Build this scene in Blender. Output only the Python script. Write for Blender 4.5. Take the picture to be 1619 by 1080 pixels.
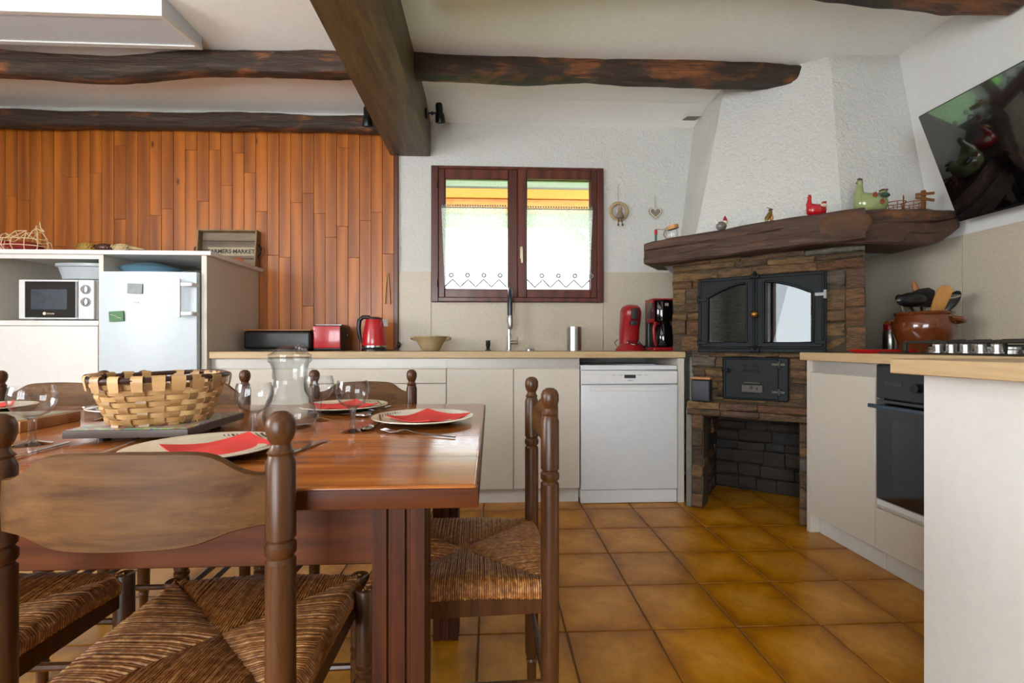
import bpy, bmesh, math, random
from mathutils import Vector, Matrix, noise
random.seed(7)
for o in list(bpy.data.objects): bpy.data.objects.remove(o)
SC = bpy.context.scene
C = SC.collection
PI = math.pi

# ------------------------------------------------------------------ camera
cam = bpy.data.cameras.new('camera')
cam.sensor_width = 36.0
cam.lens = 745.0 / 1619.0 * 36.0
cam.shift_y = 7.0 / 1619.0
cam.clip_start = 0.02
camo = bpy.data.objects.new('camera', cam); C.objects.link(camo)
camo.location = (0, 0, 0.966)
camo.rotation_euler = (PI / 2, 0, -math.radians(2.651))
SC.camera = camo

# ------------------------------------------------------------------ world: pale overcast summer sky
W = bpy.data.worlds.new('sky'); SC.world = W; W.use_nodes = True
nt = W.node_tree; nt.nodes.clear()
wo = nt.nodes.new('ShaderNodeOutputWorld'); bg = nt.nodes.new('ShaderNodeBackground')
bg.inputs[0].default_value = (0.86, 0.93, 1.0, 1); bg.inputs[1].default_value = 8.0
nt.links.new(bg.outputs[0], wo.inputs[0])

def area(name, loc, rot, sx, sy, e, col):
    l = bpy.data.lights.new(name, 'AREA'); l.shape = 'RECTANGLE'; l.size = sx; l.size_y = sy
    l.energy = e; l.color = col
    o = bpy.data.objects.new(name, l); C.objects.link(o); o.location = loc; o.rotation_euler = rot
    return o
# daylight entering by the glazed doors behind the photographer and the window in the left wall
area('daylight_rear_door', (-1.55, -2.62, 1.12), (PI / 2 + 0.34, 0, 0), 2.3, 2.1, 54, (0.95, 1.0, 0.97))
area('daylight_left_window', (-3.72, 0.1, 1.55), (PI / 2 + 0.2, 0, -PI / 2), 1.7, 1.2, 46, (1.0, 0.97, 0.92))
po = area('sky_portal_sink_window', (0.21, 3.60, 1.79), (-PI / 2, 0, 0), 1.25, 1.0, 10, (1, 1, 1))
po.data.cycles.is_portal = True

vs = SC.view_settings
vs.view_transform = 'Standard'; vs.look = 'None'; vs.exposure = 0.34; vs.gamma = 1.0
vs.use_curve_mapping = False

# ------------------------------------------------------------------ object helpers
def link(o, parent=None):
    C.objects.link(o)
    if parent is not None: o.parent = parent
    return o
def obj(name, bm, mat, parent=None, loc=None, rot=None, smooth=True, ang=38, kind=None):
    me = bpy.data.meshes.new(name)
    bmesh.ops.recalc_face_normals(bm, faces=bm.faces[:])
    bm.to_mesh(me); bm.free()
    if smooth:
        me.shade_smooth(); me.set_sharp_from_angle(angle=math.radians(ang))
    for m in (mat if isinstance(mat, (list, tuple)) else [mat]): me.materials.append(m)
    o = bpy.data.objects.new(name, me); link(o, parent)
    if loc is not None: o.location = loc
    if rot is not None: o.rotation_euler = rot
    if kind: o['kind'] = kind
    return o
def inst(name, me, parent=None, loc=(0, 0, 0), rot=(0, 0, 0)):
    o = bpy.data.objects.new(name, me); link(o, parent); o.location = loc; o.rotation_euler = rot
    return o
def tag(o, label, cat, group=None):
    o['label'] = label; o['category'] = cat
    if group: o['group'] = group
    return o
def thing(name, label, cat, loc=(0, 0, 0), rz=0.0, group=None):
    o = bpy.data.objects.new(name, None); o.empty_display_size = 0.05; link(o)
    o.location = loc; o.rotation_euler = (0, 0, rz)
    return tag(o, label, cat, group)
def struct(o):
    o['kind'] = 'structure'; return o
def dup(root, loc, rz, label, group=None):
    r = root.copy(); C.objects.link(r); r.location = loc; r.rotation_euler = (0, 0, rz); r['label'] = label
    if group: r['group'] = group
    for ch in list(root.children):
        c = ch.copy(); C.objects.link(c); c.parent = r
        for g in list(ch.children):
            d = g.copy(); C.objects.link(d); d.parent = c
    return r
def B(): return bmesh.new()

# ------------------------------------------------------------------ shape helpers (all append to a bmesh)
def box(bm, x0, x1, y0, y1, z0, z1, bev=0.0, seg=2, M=None):
    v = [bm.verts.new(p) for p in ((x0,y0,z0),(x1,y0,z0),(x1,y1,z0),(x0,y1,z0),(x0,y0,z1),(x1,y0,z1),(x1,y1,z1),(x0,y1,z1))]
    f = [bm.faces.new([v[i] for i in q]) for q in ((0,3,2,1),(4,5,6,7),(0,1,5,4),(1,2,6,5),(2,3,7,6),(3,0,4,7))]
    vs_ = v
    if bev > 0:
        es = list({e for q in f for e in q.edges})
        r = bmesh.ops.bevel(bm, geom=es, offset=bev, segments=seg, affect='EDGES', profile=0.6)
        vs_ = list({q for fa in r['faces'] for q in fa.verts} | {q for q in v if q.is_valid})
    if M is not None:
        bmesh.ops.transform(bm, matrix=M, verts=vs_)
    return vs_
def prism(bm, poly, z0, z1, M=None):
    lo = [bm.verts.new((p[0], p[1], z0)) for p in poly]; hi = [bm.verts.new((p[0], p[1], z1)) for p in poly]
    n = len(poly); bm.faces.new(lo[::-1]); bm.faces.new(hi)
    for i in range(n): bm.faces.new((lo[i], lo[(i+1) % n], hi[(i+1) % n], hi[i]))
    if M is not None: bmesh.ops.transform(bm, matrix=M, verts=lo + hi)
    return lo + hi
def loft(bm, rings, closed_ring=True, caps=True, loop=False):
    rs = [[bm.verts.new(p) for p in r] for r in rings]
    n = len(rs[0]); m = len(rs)
    for i in range(m if loop else m - 1):
        a, b = rs[i], rs[(i + 1) % m]
        for j in range(n if closed_ring else n - 1):
            k = (j + 1) % n
            bm.faces.new((a[j], a[k], b[k], b[j]))
    if caps and closed_ring and not loop:
        bm.faces.new(rs[0][::-1]); bm.faces.new(rs[-1])
    return [v for r in rs for v in r]
def lathe(bm, prof, c=(0, 0, 0), seg=24, M=None, closed=False):
    """profile [(r,z)...] about z"""
    vsn = []; rings = []
    for r, z in prof:
        if r < 1e-5: q = [bm.verts.new((c[0], c[1], c[2] + z))]
        else: q = [bm.verts.new((c[0] + r*math.cos(2*PI*i/seg), c[1] + r*math.sin(2*PI*i/seg), c[2] + z)) for i in range(seg)]
        rings.append(q); vsn += q
    for a, b in zip(rings[:-1], rings[1:]):
        for i in range(seg):
            k = (i + 1) % seg
            if len(a) == 1 and len(b) == 1: continue
            if len(a) == 1: bm.faces.new((a[0], b[k], b[i]))
            elif len(b) == 1: bm.faces.new((a[i], a[k], b[0]))
            else: bm.faces.new((a[i], a[k], b[k], b[i]))
    if not closed:
        if len(rings[0]) > 1: bm.faces.new(rings[0][::-1])
        if len(rings[-1]) > 1: bm.faces.new(rings[-1])
    else:
        a, b = rings[-1], rings[0]
        for i in range(seg):
            k = (i + 1) % seg
            bm.faces.new((a[i], a[k], b[k], b[i]))
    if M is not None: bmesh.ops.transform(bm, matrix=M, verts=vsn)
    return vsn
def tube(bm, pts, r, seg=8, loop=False, caps=True, flat=1.0, up=None):
    """tube along pts; r number or list; flat squashes the second axis"""
    P = [Vector(p) for p in pts]; n = len(P); rings = []
    prev = None
    for i in range(n):
        if loop: t = P[(i+1) % n] - P[i-1]
        else: t = P[min(i+1, n-1)] - P[max(i-1, 0)]
        if t.length < 1e-9: t = Vector((0, 0, 1))
        t.normalize()
        if prev is None:
            a = Vector(up) if up else (Vector((0, 0, 1)) if abs(t.z) < 0.9 else Vector((1, 0, 0)))
            u = (a - t * a.dot(t)).normalized()
        else:
            u = prev - t * prev.dot(t)
            if up: 
                a = Vector(up); u2 = a - t * a.dot(t)
                if u2.length > 0.05: u = u2
            u.normalize()
        prev = u; w = t.cross(u)
        rr = r[i] if isinstance(r, (list, tuple)) else r
        rings.append([P[i] + u * (rr*flat*math.cos(2*PI*k/seg)) + w * (rr*math.sin(2*PI*k/seg)) for k in range(seg)])
    return loft(bm, rings, True, caps, loop)
def ell(bm, c, rx, ry, rz, seg=16, rn=10, M=None):
    prof = [(math.sin(PI*i/rn), -math.cos(PI*i/rn)) for i in range(rn + 1)]
    vsn = lathe(bm, prof, (0, 0, 0), seg)
    T = Matrix.Translation(c) @ Matrix.Diagonal((rx, ry, rz, 1))
    if M is not None: T = M @ T
    bmesh.ops.transform(bm, matrix=T, verts=vsn)
    return vsn
def text_obj(name, s, size, mat, parent, loc, rot, ext=0.0004, align='CENTER', bold=0.0):
    cu = bpy.data.curves.new(name, 'FONT'); cu.body = s; cu.size = size; cu.extrude = ext; cu.align_x = align; cu.align_y = 'CENTER'
    cu.resolution_u = 3; cu.offset = bold
    t = bpy.data.objects.new(name, cu); C.objects.link(t)
    dg = bpy.context.evaluated_depsgraph_get()
    me = bpy.data.meshes.new_from_object(t.evaluated_get(dg))
    bpy.data.objects.remove(t)
    me.materials.clear(); me.materials.append(mat)
    o = bpy.data.objects.new(name, me); link(o, parent); o.location = loc; o.rotation_euler = rot
    return o
def worn_mark(name, n, w, h, mat, parent, loc, seed):
    """an illegible little word: a row of short strokes, facing -Y"""
    rr = random.Random(seed); bm = bmesh.new(); s = w / n
    for k in range(n):
        x = -w / 2 + s * (k + 0.5); q = rr.choice((0.75, 1.0, 0.8))
        box(bm, x - s * 0.36, x - s * 0.08, 0, 0.0008, -h / 2, -h / 2 + h * q)
        box(bm, x - s * 0.36, x + s * 0.38, 0, 0.0008, -h * rr.choice((0.5, 0.1, -0.2)), -h * rr.choice((0.5, 0.1, -0.2)) + h * 0.26)
    return obj(name, bm, mat, parent, loc, smooth=False)
FR = (PI / 2, 0, 0)          # text standing up, facing -Y

# ------------------------------------------------------------------ materials
def srgb(h):
    h = h.lstrip('#'); c = [int(h[i:i+2], 16) / 255 for i in (0, 2, 4)]
    return tuple((x / 12.92 if x <= 0.04045 else ((x + 0.055) / 1.055) ** 2.4) for x in c) + (1.0,)
class Mat:
    def __init__(s, name):
        s.m = bpy.data.materials.new(name); s.m.use_nodes = True
        s.t = s.m.node_tree; s.p = s.t.nodes['Principled BSDF']; s.out = s.t.nodes['Material Output']
    def n(s, typ, **kw):
        x = s.t.nodes.new(typ)
        for k, v in kw.items(): setattr(x, k, v)
        return x
    def l(s, a, b): s.t.links.new(a, b)
    def set(s, k, v): s.p.inputs[k].default_value = v
    def coord(s, kind='Object', scale=(1, 1, 1), rnd=0.0, rot=(0, 0, 0)):
        tc = s.n('ShaderNodeTexCoord'); mp = s.n('ShaderNodeMapping')
        mp.inputs['Scale'].default_value = scale; mp.inputs['Rotation'].default_value = rot
        src = tc.outputs[kind]
        if rnd:
            oi = s.n('ShaderNodeObjectInfo'); ml = s.n('ShaderNodeMath', operation='MULTIPLY'); ml.inputs[1].default_value = rnd
            s.l(oi.outputs['Random'], ml.inputs[0])
            ad = s.n('ShaderNodeVectorMath', operation='ADD'); s.l(src, ad.inputs[0]); s.l(ml.outputs[0], ad.inputs[1]); src = ad.outputs[0]
        s.l(src, mp.inputs[0]); return mp.outputs[0]
    def noise(s, vec, scale, detail=4, rough=0.55, dist=0.0):
        x = s.n('ShaderNodeTexNoise'); x.inputs['Scale'].default_value = scale; x.inputs['Detail'].default_value = detail
        x.inputs['Roughness'].default_value = rough; x.inputs['Distortion'].default_value = dist
        s.l(vec, x.inputs['Vector']); return x.outputs['Fac']
    def ramp(s, fac, stops):
        r = s.n('ShaderNodeValToRGB'); e = r.color_ramp.elements
        while len(e) < len(stops): e.new(0.5)
        for q, (p, c) in zip(e, stops): q.position = p; q.color = c
        s.l(fac, r.inputs[0]); return r.outputs[0]
    def mix(s, fac, a, b, mode='MIX'):
        x = s.n('ShaderNodeMix', data_type='RGBA', blend_type=mode)
        for sock, v in ((x.inputs[0], fac), (x.inputs[6], a), (x.inputs[7], b)):
            if hasattr(v, 'is_output'): s.l(v, sock)
            else: sock.default_value = v
        return x.outputs[2]
    def rnd(s): return s.n('ShaderNodeObjectInfo').outputs['Random']
    def math(s, op, a, b=None):
        x = s.n('ShaderNodeMath', operation=op)
        for i, v in enumerate((a, b)):
            if v is None: continue
            if hasattr(v, 'is_output'): s.l(v, x.inputs[i])
            else: x.inputs[i].default_value = v
        return x.outputs[0]
    def bump(s, h, st=0.3, d=0.01):
        b = s.n('ShaderNodeBump'); b.inputs['Strength'].default_value = st; b.inputs['Distance'].default_value = d
        s.l(h, b.inputs['Height']); s.l(b.outputs[0], s.p.inputs['Normal'])
    def color(s, c):
        if hasattr(c, 'is_output'): s.l(c, s.p.inputs['Base Color'])
        else: s.p.inputs['Base Color'].default_value = c
def plain(name, hexc, rough=0.5, metal=0.0, spec=0.5, coat=0.0, bump=None, var=0.0):
    M_ = Mat(name); c = srgb(hexc)
    M_.set('Roughness', rough); M_.set('Metallic', metal); M_.set('Specular IOR Level', spec); M_.set('Coat Weight', coat)
    M_.set('Coat Roughness', 0.08)
    v = M_.coord('Object')
    f = M_.noise(v, 35, 3)
    d = 0.94 - var
    M_.color(M_.ramp(f, [(0.25, (c[0]*d, c[1]*d, c[2]*d, 1)), (0.75, c)]))
    if bump: M_.bump(M_.noise(v, bump[0], 4), bump[1], bump[2])
    return M_.m
def wood(name, dark, light, axis='X', scale=1.0, rough=0.4, coat=0.0, rnd=17.0, var=0.25, stretch=14.0, kind='Object', spec=0.5, contrast=(0.3, 0.72), wave=0.35, knots=False):
    M_ = Mat(name); sc = {'X': (1, stretch, stretch), 'Y': (stretch, 1, stretch), 'Z': (stretch, stretch, 1)}[axis]
    v = M_.coord(kind, tuple(k * scale for k in sc), rnd)
    f = M_.noise(v, 2.2, 6, 0.6, 0.6)
    f2 = M_.noise(v, 9.0, 3, 0.6)
    wv = M_.n('ShaderNodeTexWave', wave_type='RINGS', rings_direction=axis)
    wv.inputs['Scale'].default_value = 0.35; wv.inputs['Distortion'].default_value = 6.0; wv.inputs['Detail'].default_value = 2.0; wv.inputs['Detail Scale'].default_value = 1.2
    M_.l(v, wv.inputs['Vector'])
    f = M_.math('ADD', M_.math('MULTIPLY', f, 1.0 - wave), M_.math('MULTIPLY', wv.outputs['Fac'], wave))
    f3 = M_.math('ADD', M_.math('MULTIPLY', f, 0.75), M_.math('MULTIPLY', f2, 0.25))
    col = M_.ramp(f3, [(contrast[0], srgb(dark)), (contrast[1], srgb(light))])
    if knots:
        vk = M_.n('ShaderNodeTexVoronoi'); vk.inputs['Scale'].default_value = 1.0
        M_.l(M_.coord(kind, (5.5, 5.5, 2.3), rnd), vk.inputs['Vector'])
        kk = M_.ramp(vk.outputs['Distance'], [(0.03, (1, 1, 1, 1)), (0.075, (0, 0, 0, 1))])
        col = M_.mix(M_.math('MULTIPLY', kk, 0.85), col, srgb('#2c1206'))
    b = M_.math('ADD', M_.math('MULTIPLY', M_.rnd(), var), 1.0 - var / 2)
    hs = M_.n('ShaderNodeHueSaturation'); M_.l(col, hs.inputs['Color']); M_.l(b, hs.inputs['Value'])
    M_.color(hs.outputs[0]); M_.set('Roughness', rough); M_.set('Coat Weight', coat); M_.set('Coat Roughness', 0.12); M_.set('Specular IOR Level', spec)
    M_.bump(f3, 0.12, 0.004)
    return M_.m
def glassy(name, tint=(1, 1, 1, 1), rough=0.0, edge=(0.80, 0.84, 0.86, 1), refl=1.0, base=0.0):
    """thin clear glass: see-through head on, tinted and mirror-like at grazing angles"""
    M_ = Mat(name); M_.t.nodes.remove(M_.p)
    tr = M_.n('ShaderNodeBsdfTransparent'); gl = M_.n('ShaderNodeBsdfGlossy'); gl.inputs['Roughness'].default_value = rough
    lw = M_.n('ShaderNodeLayerWeight'); lw.inputs['Blend'].default_value = 0.35
    v = M_.coord('Object'); nz = M_.noise(v, 20, 2)
    c = M_.mix(M_.math('POWER', lw.outputs['Facing'], 2.0), tint, edge)
    M_.l(c, tr.inputs[0])
    lf = M_.n('ShaderNodeLayerWeight'); lf.inputs['Blend'].default_value = 0.5
    k = M_.math('ADD', M_.math('MULTIPLY', M_.math('POWER', lf.outputs['Facing'], 4.0), 0.7 * refl), M_.math('ADD', 0.035 * refl, M_.math('MULTIPLY', nz, base)))
    mx = M_.n('ShaderNodeMixShader'); M_.l(k, mx.inputs[0]); M_.l(tr.outputs[0], mx.inputs[1]); M_.l(gl.outputs[0], mx.inputs[2])
    M_.l(mx.outputs[0], M_.out.inputs[0])
    return M_.m
# palette -----------------------------------------------------------
M_plaster = Mat('rough_plaster'); M_plaster.color(srgb('#d2d1cc')); M_plaster.set('Roughness', 0.9); M_plaster.set('Specular IOR Level', 0.2)
_v = M_plaster.coord('Object'); M_plaster.bump(M_plaster.math('ADD', M_plaster.noise(_v, 55, 5, 0.6, 0.6), M_plaster.math('MULTIPLY', M_plaster.noise(_v, 16, 3), 0.8)), 0.75, 0.014); M_plaster = M_plaster.m
M_ceil = plain('ceiling_paint', '#f5f4ef', 0.85, spec=0.2, bump=(9, 0.1, 0.01))
M_wallw = plain('wall_paint', '#d6d5d1', 0.85, spec=0.2, bump=(14, 0.15, 0.008))
M_splash = Mat('beige_wall_panel'); _v = M_splash.coord('Object')
M_splash.color(M_splash.ramp(M_splash.noise(_v, 120, 3), [(0.3, srgb('#b7ab98')), (0.7, srgb('#c6bba8'))])); M_splash.set('Roughness', 0.42); M_splash = M_splash.m
M_plank = wood('varnished_pine_board', '#7c3f0e', '#ba691b', 'Z', 1.0, 0.40, 0.05, rnd=23.0, var=0.24, stretch=11, contrast=(0.2, 0.8), wave=0.5, knots=True)
M_ptrim = wood('dark_pine_trim', '#4a1e0a', '#6e3212', 'Z', 1.0, 0.4, 0.1)
M_grout = plain('floor_grout', '#6b4a2a', 0.9)
# glazed ochre floor tile: darker, browner towards its own edges, cloudy
_t = Mat('ochre_glazed_tile'); _g = _t.n('ShaderNodeTexCoord'); _sep = _t.n('ShaderNodeSeparateXYZ'); _t.l(_g.outputs['Generated'], _sep.inputs[0])
_ex = _t.math('ABSOLUTE', _t.math('SUBTRACT', _sep.outputs[0], 0.5)); _ey = _t.math('ABSOLUTE', _t.math('SUBTRACT', _sep.outputs[1], 0.5))
_e = _t.math('MAXIMUM', _ex, _ey); _v = _t.coord('Object', (1, 1, 1), 31.0); _nz = _t.noise(_v, 7, 4, 0.6, 0.4)
_e2 = _t.math('ADD', _e, _t.math('MULTIPLY', _t.math('SUBTRACT', _nz, 0.5), 0.50))
_c = _t.ramp(_e2, [(0.10, srgb('#d29c56')), (0.36, srgb('#c18840')), (0.50, srgb('#9c6526')), (0.62, srgb('#824e1c'))])
_fine = _t.noise(_v, 60, 3); _c = _t.mix(_t.math('MULTIPLY', _fine, 0.30), _c, srgb('#8a5a20')); _cl = _t.noise(_v, 13, 5, 0.65, 0.8); _c = _t.mix(_t.ramp(_cl, [(0.42, (0, 0, 0, 1)), (0.70, (0.42, 0.42, 0.42, 1))]), _c, srgb('#7e4c1c'))
_hs = _t.n('ShaderNodeHueSaturation'); _hs.inputs['Saturation'].default_value = 1.1; _t.l(_c, _hs.inputs['Color']); _t.l(_t.math('ADD', _t.math('MULTIPLY', _t.rnd(), 0.22), 0.89), _hs.inputs['Value'])
_t.color(_hs.outputs[0]); _t.set('Roughness', 0.3); _t.set('Specular IOR Level', 0.35); _t.bump(_nz, 0.06, 0.01)
M_tile = _t.m
def beam_mat(name, dark, mid, patch, amt):
    b = Mat(name); v = b.coord('Object', (1.2, 9, 9)); v2 = b.coord('Object', (1.6, 3.2, 3.2))
    g = b.noise(v, 3.2, 7, 0.65, 0.8); c = b.ramp(g, [(0.3, srgb(dark)), (0.7, srgb(mid))])
    k = b.ramp(b.noise(v2, 1.7, 4, 0.6, 0.5), [(amt, (0, 0, 0, 1)), (amt + 0.1, (1, 1, 1, 1))])
    c = b.mix(b.math('MULTIPLY', k, b.ramp(g, [(0.4, (0.1, 0.1, 0.1, 1)), (0.6, (1, 1, 1, 1))])), c, srgb(patch)); b.color(c); b.set('Roughness', 0.55); b.bump(g, 0.9, 0.02)
    return b.m
M_pole = beam_mat('dark_hewn_pole', '#1d140e', '#463222', '#8d5429', 0.53)
M_mantel = beam_mat('aged_oak_mantel', '#2a1c15', '#5a3d2b', '#7a4c28', 0.60)
_b = Mat('stained_main_beam'); _v = _b.coord('Object', (9, 1.0, 9)); _g = _b.noise(_v, 2.5, 6, 0.6, 0.7)
_b.color(_b.ramp(_g, [(0.3, srgb('#3d2f18')), (0.7, srgb('#6b5633'))])); _b.set('Roughness', 0.5); _b.bump(_g, 0.25, 0.006); M_beam = _b.m
M_cab = plain('cream_laminate', '#cec6b9', 0.38, bump=(220, 0.04, 0.002))
M_cabw = plain('white_laminate', '#dcdad6', 0.35)
M_kick = plain('pale_plinth', '#d2cfca', 0.4)
M_rail = plain('grey_handle_rail', '#b7b3ac', 0.35, metal=0.3)
M_top = wood('pale_oak_worktop', '#a88a62', '#cdb48d', 'X', 1.0, 0.42, 0.0, rnd=0, var=0.0, stretch=16, wave=0.2)
M_topy = wood('pale_oak_worktop_side', '#b08f66', '#d2b78e', 'Y', 1.0, 0.42, 0.0, rnd=0, var=0.0, stretch=16, wave=0.2)
M_white = plain('white_enamel', '#c0cad1', 0.34, coat=0.0)
M_white2 = plain('dishwasher_enamel', '#d6dade', 0.3)
M_wplast = plain('white_plastic', '#d9dadb', 0.35)
M_grey = plain('grey_plastic', '#8b8d90', 0.4)
M_dark = plain('dark_gap', '#1a1815', 0.6)
M_black = plain('black_plastic', '#0e0e10', 0.35)
M_blackg = plain('glossy_black', '#050608', 0.08, coat=0.6)
M_screen = plain('television_screen', '#030304', 0.03, spec=0.9, coat=1.0)
M_red = plain('red_enamel', '#b3101c', 0.25, coat=0.5)
M_redd = plain('red_plastic', '#95121c', 0.35, coat=0.2)
M_chrome = plain('chrome', '#c9cbcd', 0.12, metal=1.0)
M_steel = plain('brushed_steel', '#b9b9b6', 0.28, metal=1.0)
M_brass = plain('aged_brass', '#9a6f3c', 0.3, metal=0.9)
M_iron = plain('cast_iron', '#11161a', 0.5, spec=0.16, bump=(60, 0.15, 0.004))
M_iron2 = plain('rusty_iron', '#3b3630', 0.5, metal=0.3)
M_frame = wood('dark_brown_window_wood', '#47221a', '#6b3426', 'Z', 1.0, 0.38, 0.15, rnd=5, var=0.08, stretch=12)
M_pane = glassy('window_pane', refl=0.9, edge=(0.93, 0.96, 0.95, 1))
M_stem = glassy('solid_stem_glass', tint=(0.90, 0.91, 0.92, 1), edge=(0.42, 0.44, 0.46, 1), refl=2.4, base=0.0)
M_glass = glassy('clear_table_glass', edge=(0.58, 0.61, 0.64, 1), refl=1.0, base=0.0)
M_carafe = glassy('carafe_glass', tint=(0.96, 0.97, 0.97, 1), edge=(0.44, 0.47, 0.50, 1), refl=1.2, base=0.0)
M_ovenglass = glassy('firebox_glass', tint=(0.35, 0.42, 0.42, 1), edge=(0.2, 0.22, 0.22, 1), refl=1.6, base=0.0)
M_table = wood('varnished_table_wood', '#84431a', '#c67a38', 'X', 1.8, 0.17, 0.25, rnd=0, var=0.0, stretch=12, wave=0.25)
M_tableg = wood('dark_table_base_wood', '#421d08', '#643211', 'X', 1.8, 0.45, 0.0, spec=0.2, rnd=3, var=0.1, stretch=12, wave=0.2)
M_tleg = wood('table_leg_wood', '#321508', '#542910', 'Z', 2.2, 0.45, 0.0, spec=0.2, rnd=3, var=0.1, stretch=12, wave=0.2)
M_chair = wood('dark_chair_wood', '#331b0c', '#5c381b', 'Z', 3.0, 0.32, 0.0, spec=0.4, rnd=0, var=0.0, stretch=12, wave=0.2)
M_slat = wood('chair_slat_wood', '#402510', '#745029', 'X', 2.2, 0.45, 0.0, rnd=0, var=0.0, stretch=9, wave=0.12, spec=0.22)
_r = Mat('rush_strand'); _v = _r.coord('Object'); _n = _r.noise(_v, 90, 3, 0.6); _n2 = _r.noise(_v, 9, 3)
_r.color(_r.mix(_r.math('MULTIPLY', _n2, 0.5), _r.ramp(_n, [(0.3, srgb('#6a3a14')), (0.52, srgb('#a86a30')), (0.72, srgb('#dba866'))]), srgb('#6b4320'))); _r.set('Roughness', 0.42); M_rush = _r.m
_s = Mat('schist_stone'); _v = _s.coord('Object', (1, 1, 4.0), 41.0); _n = _s.noise(_v, 14, 6, 0.65, 0.4); _n2 = _s.noise(_v, 60, 4)
_c1 = _s.ramp(_s.rnd(), [(0.0, srgb('#6a4023')), (0.25, srgb('#80603a')), (0.5, srgb('#463424')), (0.72, srgb('#8a683a')), (0.88, srgb('#5c3e2e')), (1.0, srgb('#6c6c64'))])
_c2 = _s.mix(_s.ramp(_n, [(0.35, (0, 0, 0, 1)), (0.68, (0.9, 0.9, 0.9, 1))]), _c1, srgb('#231a12')); _c2 = _s.mix(_s.ramp(_n2, [(0.55, (0, 0, 0, 1)), (0.75, (0.5, 0.5, 0.5, 1))]), _c2, srgb('#a08a62'))
_s.color(_c2); _s.set('Roughness', 0.72); _s.bump(_s.math('ADD', _n, _s.math('MULTIPLY', _n2, 0.5)), 0.9, 0.012); M_stone = _s.m
M_mortar = plain('dark_mortar', '#4d3f2e', 0.9, bump=(45, 0.8, 0.015), var=0.3)
M_mortar2 = plain('grey_render', '#77756c', 0.9, bump=(45, 0.6, 0.012), var=0.2)
M_soot = plain('sooty_mortar', '#1d1813', 0.95, bump=(40, 0.8, 0.02), var=0.3)
M_plate = plain('cream_stoneware', '#ebe0c8', 0.25, coat=0.4)
M_platebk = plain('dark_stoneware', '#4b4038', 0.35, coat=0.2)
M_stripe = plain('dark_glaze_stripe', '#4a3f36', 0.3)
M_napkin = plain('red_paper_napkin', '#e04a44', 0.85, spec=0.2, bump=(90, 0.15, 0.002))
M_splint = wood('chestnut_splint', '#9a6c3a', '#d2ad78', 'X', 1.0, 0.42, 0.1, rnd=29, var=0.6, stretch=5, wave=0.1)
M_rod = plain('dark_hazel_rod', '#3d2218', 0.4)
M_board = wood('oak_board', '#8e5526', '#c08a4c', 'X', 1.0, 0.4, 0.1, stretch=10)
M_boardtop = plain('board_top', '#a2967c', 0.45, var=0.15)
_m = Mat('mosaic_slab'); _v = _m.coord('Object'); _vo = _m.n('ShaderNodeTexVoronoi'); _vo.inputs['Scale'].default_value = 110; _m.l(_v, _vo.inputs['Vector'])
_m.color(_m.mix(0.45, _vo.outputs['Color'], srgb('#7d7a55'))); _m.set('Roughness', 0.3); M_mosaic = _m.m
M_slab = plain('slab_edge', '#54453f', 0.45)
M_terra = plain('glazed_terracotta', '#6a3313', 0.15, coat=0.6, var=0.25)
M_clay = plain('sandy_stoneware', '#b29c76', 0.5, var=0.2)
M_woodu = wood('utensil_wood', '#9a6430', '#c48e50', 'Z', 1.0, 0.5, 0.0, stretch=8)
M_spot = plain('black_spot_metal', '#141414', 0.35, metal=0.3)
_e = Mat('spot_bulb'); _e.color(srgb('#e8e8e8')); _e.set('Roughness', 0.15); _e.set('Metallic', 0.6); M_bulb = _e.m
M_wire = plain('cream_wire', '#d8bd94', 0.45)
M_rust = plain('rusty_wire', '#8b4a22', 0.5)
M_straw = plain('straw', '#b9a076', 0.8, var=0.2)
M_burlap = plain('burlap', '#8d8272', 0.9, var=0.25)
M_ivory = plain('ivory_paint', '#d8cdb8', 0.6)
M_gold = plain('gold_glaze', '#8c7434', 0.25, metal=0.5, var=0.3)
M_greeng = plain('pale_green_glaze', '#93a06a', 0.15, coat=0.5, var=0.2)
M_brownp = plain('brown_glaze', '#4a2a18', 0.3)
M_green = plain('green_print', '#3f7a45', 0.5, var=0.3)
M_candle = plain('dark_green_wax', '#1d5a3c', 0.5)
M_greyw = wood('weathered_grey_wood', '#5b4c3e', '#8d7a66', 'X', 1.0, 0.7, 0.0, stretch=9)
M_box = plain('translucent_plastic', '#a9b0b6', 0.3, coat=0.2)
M_blue = plain('blue_lid', '#5f8699', 0.35)
M_corn = plain('dried_corn', '#9a7428', 0.6, var=0.3)
M_photo = plain('grey_photo_print', '#5c6366', 0.3, var=0.5)
M_navy = plain('navy_enamel', '#161c28', 0.5, bump=(150, 0.1, 0.001))
# lace: cotton threads with open holes
_l = Mat('cotton_lace'); _l.t.nodes.remove(_l.p); _v = _l.coord('Object')
_vo = _l.n('ShaderNodeTexVoronoi', feature='DISTANCE_TO_EDGE'); _vo.inputs['Scale'].default_value = 95; _l.l(_v, _vo.inputs['Vector'])
_tr = _l.n('ShaderNodeBsdfTransparent'); _tl = _l.n('ShaderNodeBsdfTranslucent'); _tl.inputs[0].default_value = srgb('#e8eee6'); _df = _l.n('ShaderNodeBsdfDiffuse'); _df.inputs[0].default_value = srgb('#e4ebe2')
_mx = _l.n('ShaderNodeMixShader'); _mx.inputs[0].default_value = 0.5; _l.l(_tl.outputs[0], _mx.inputs[1]); _l.l(_df.outputs[0], _mx.inputs[2])
_k = _l.ramp(_vo.outputs['Distance'], [(0.10, (0.85, 0.85, 0.85, 1)), (0.22, (0.42, 0.42, 0.42, 1))])
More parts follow.
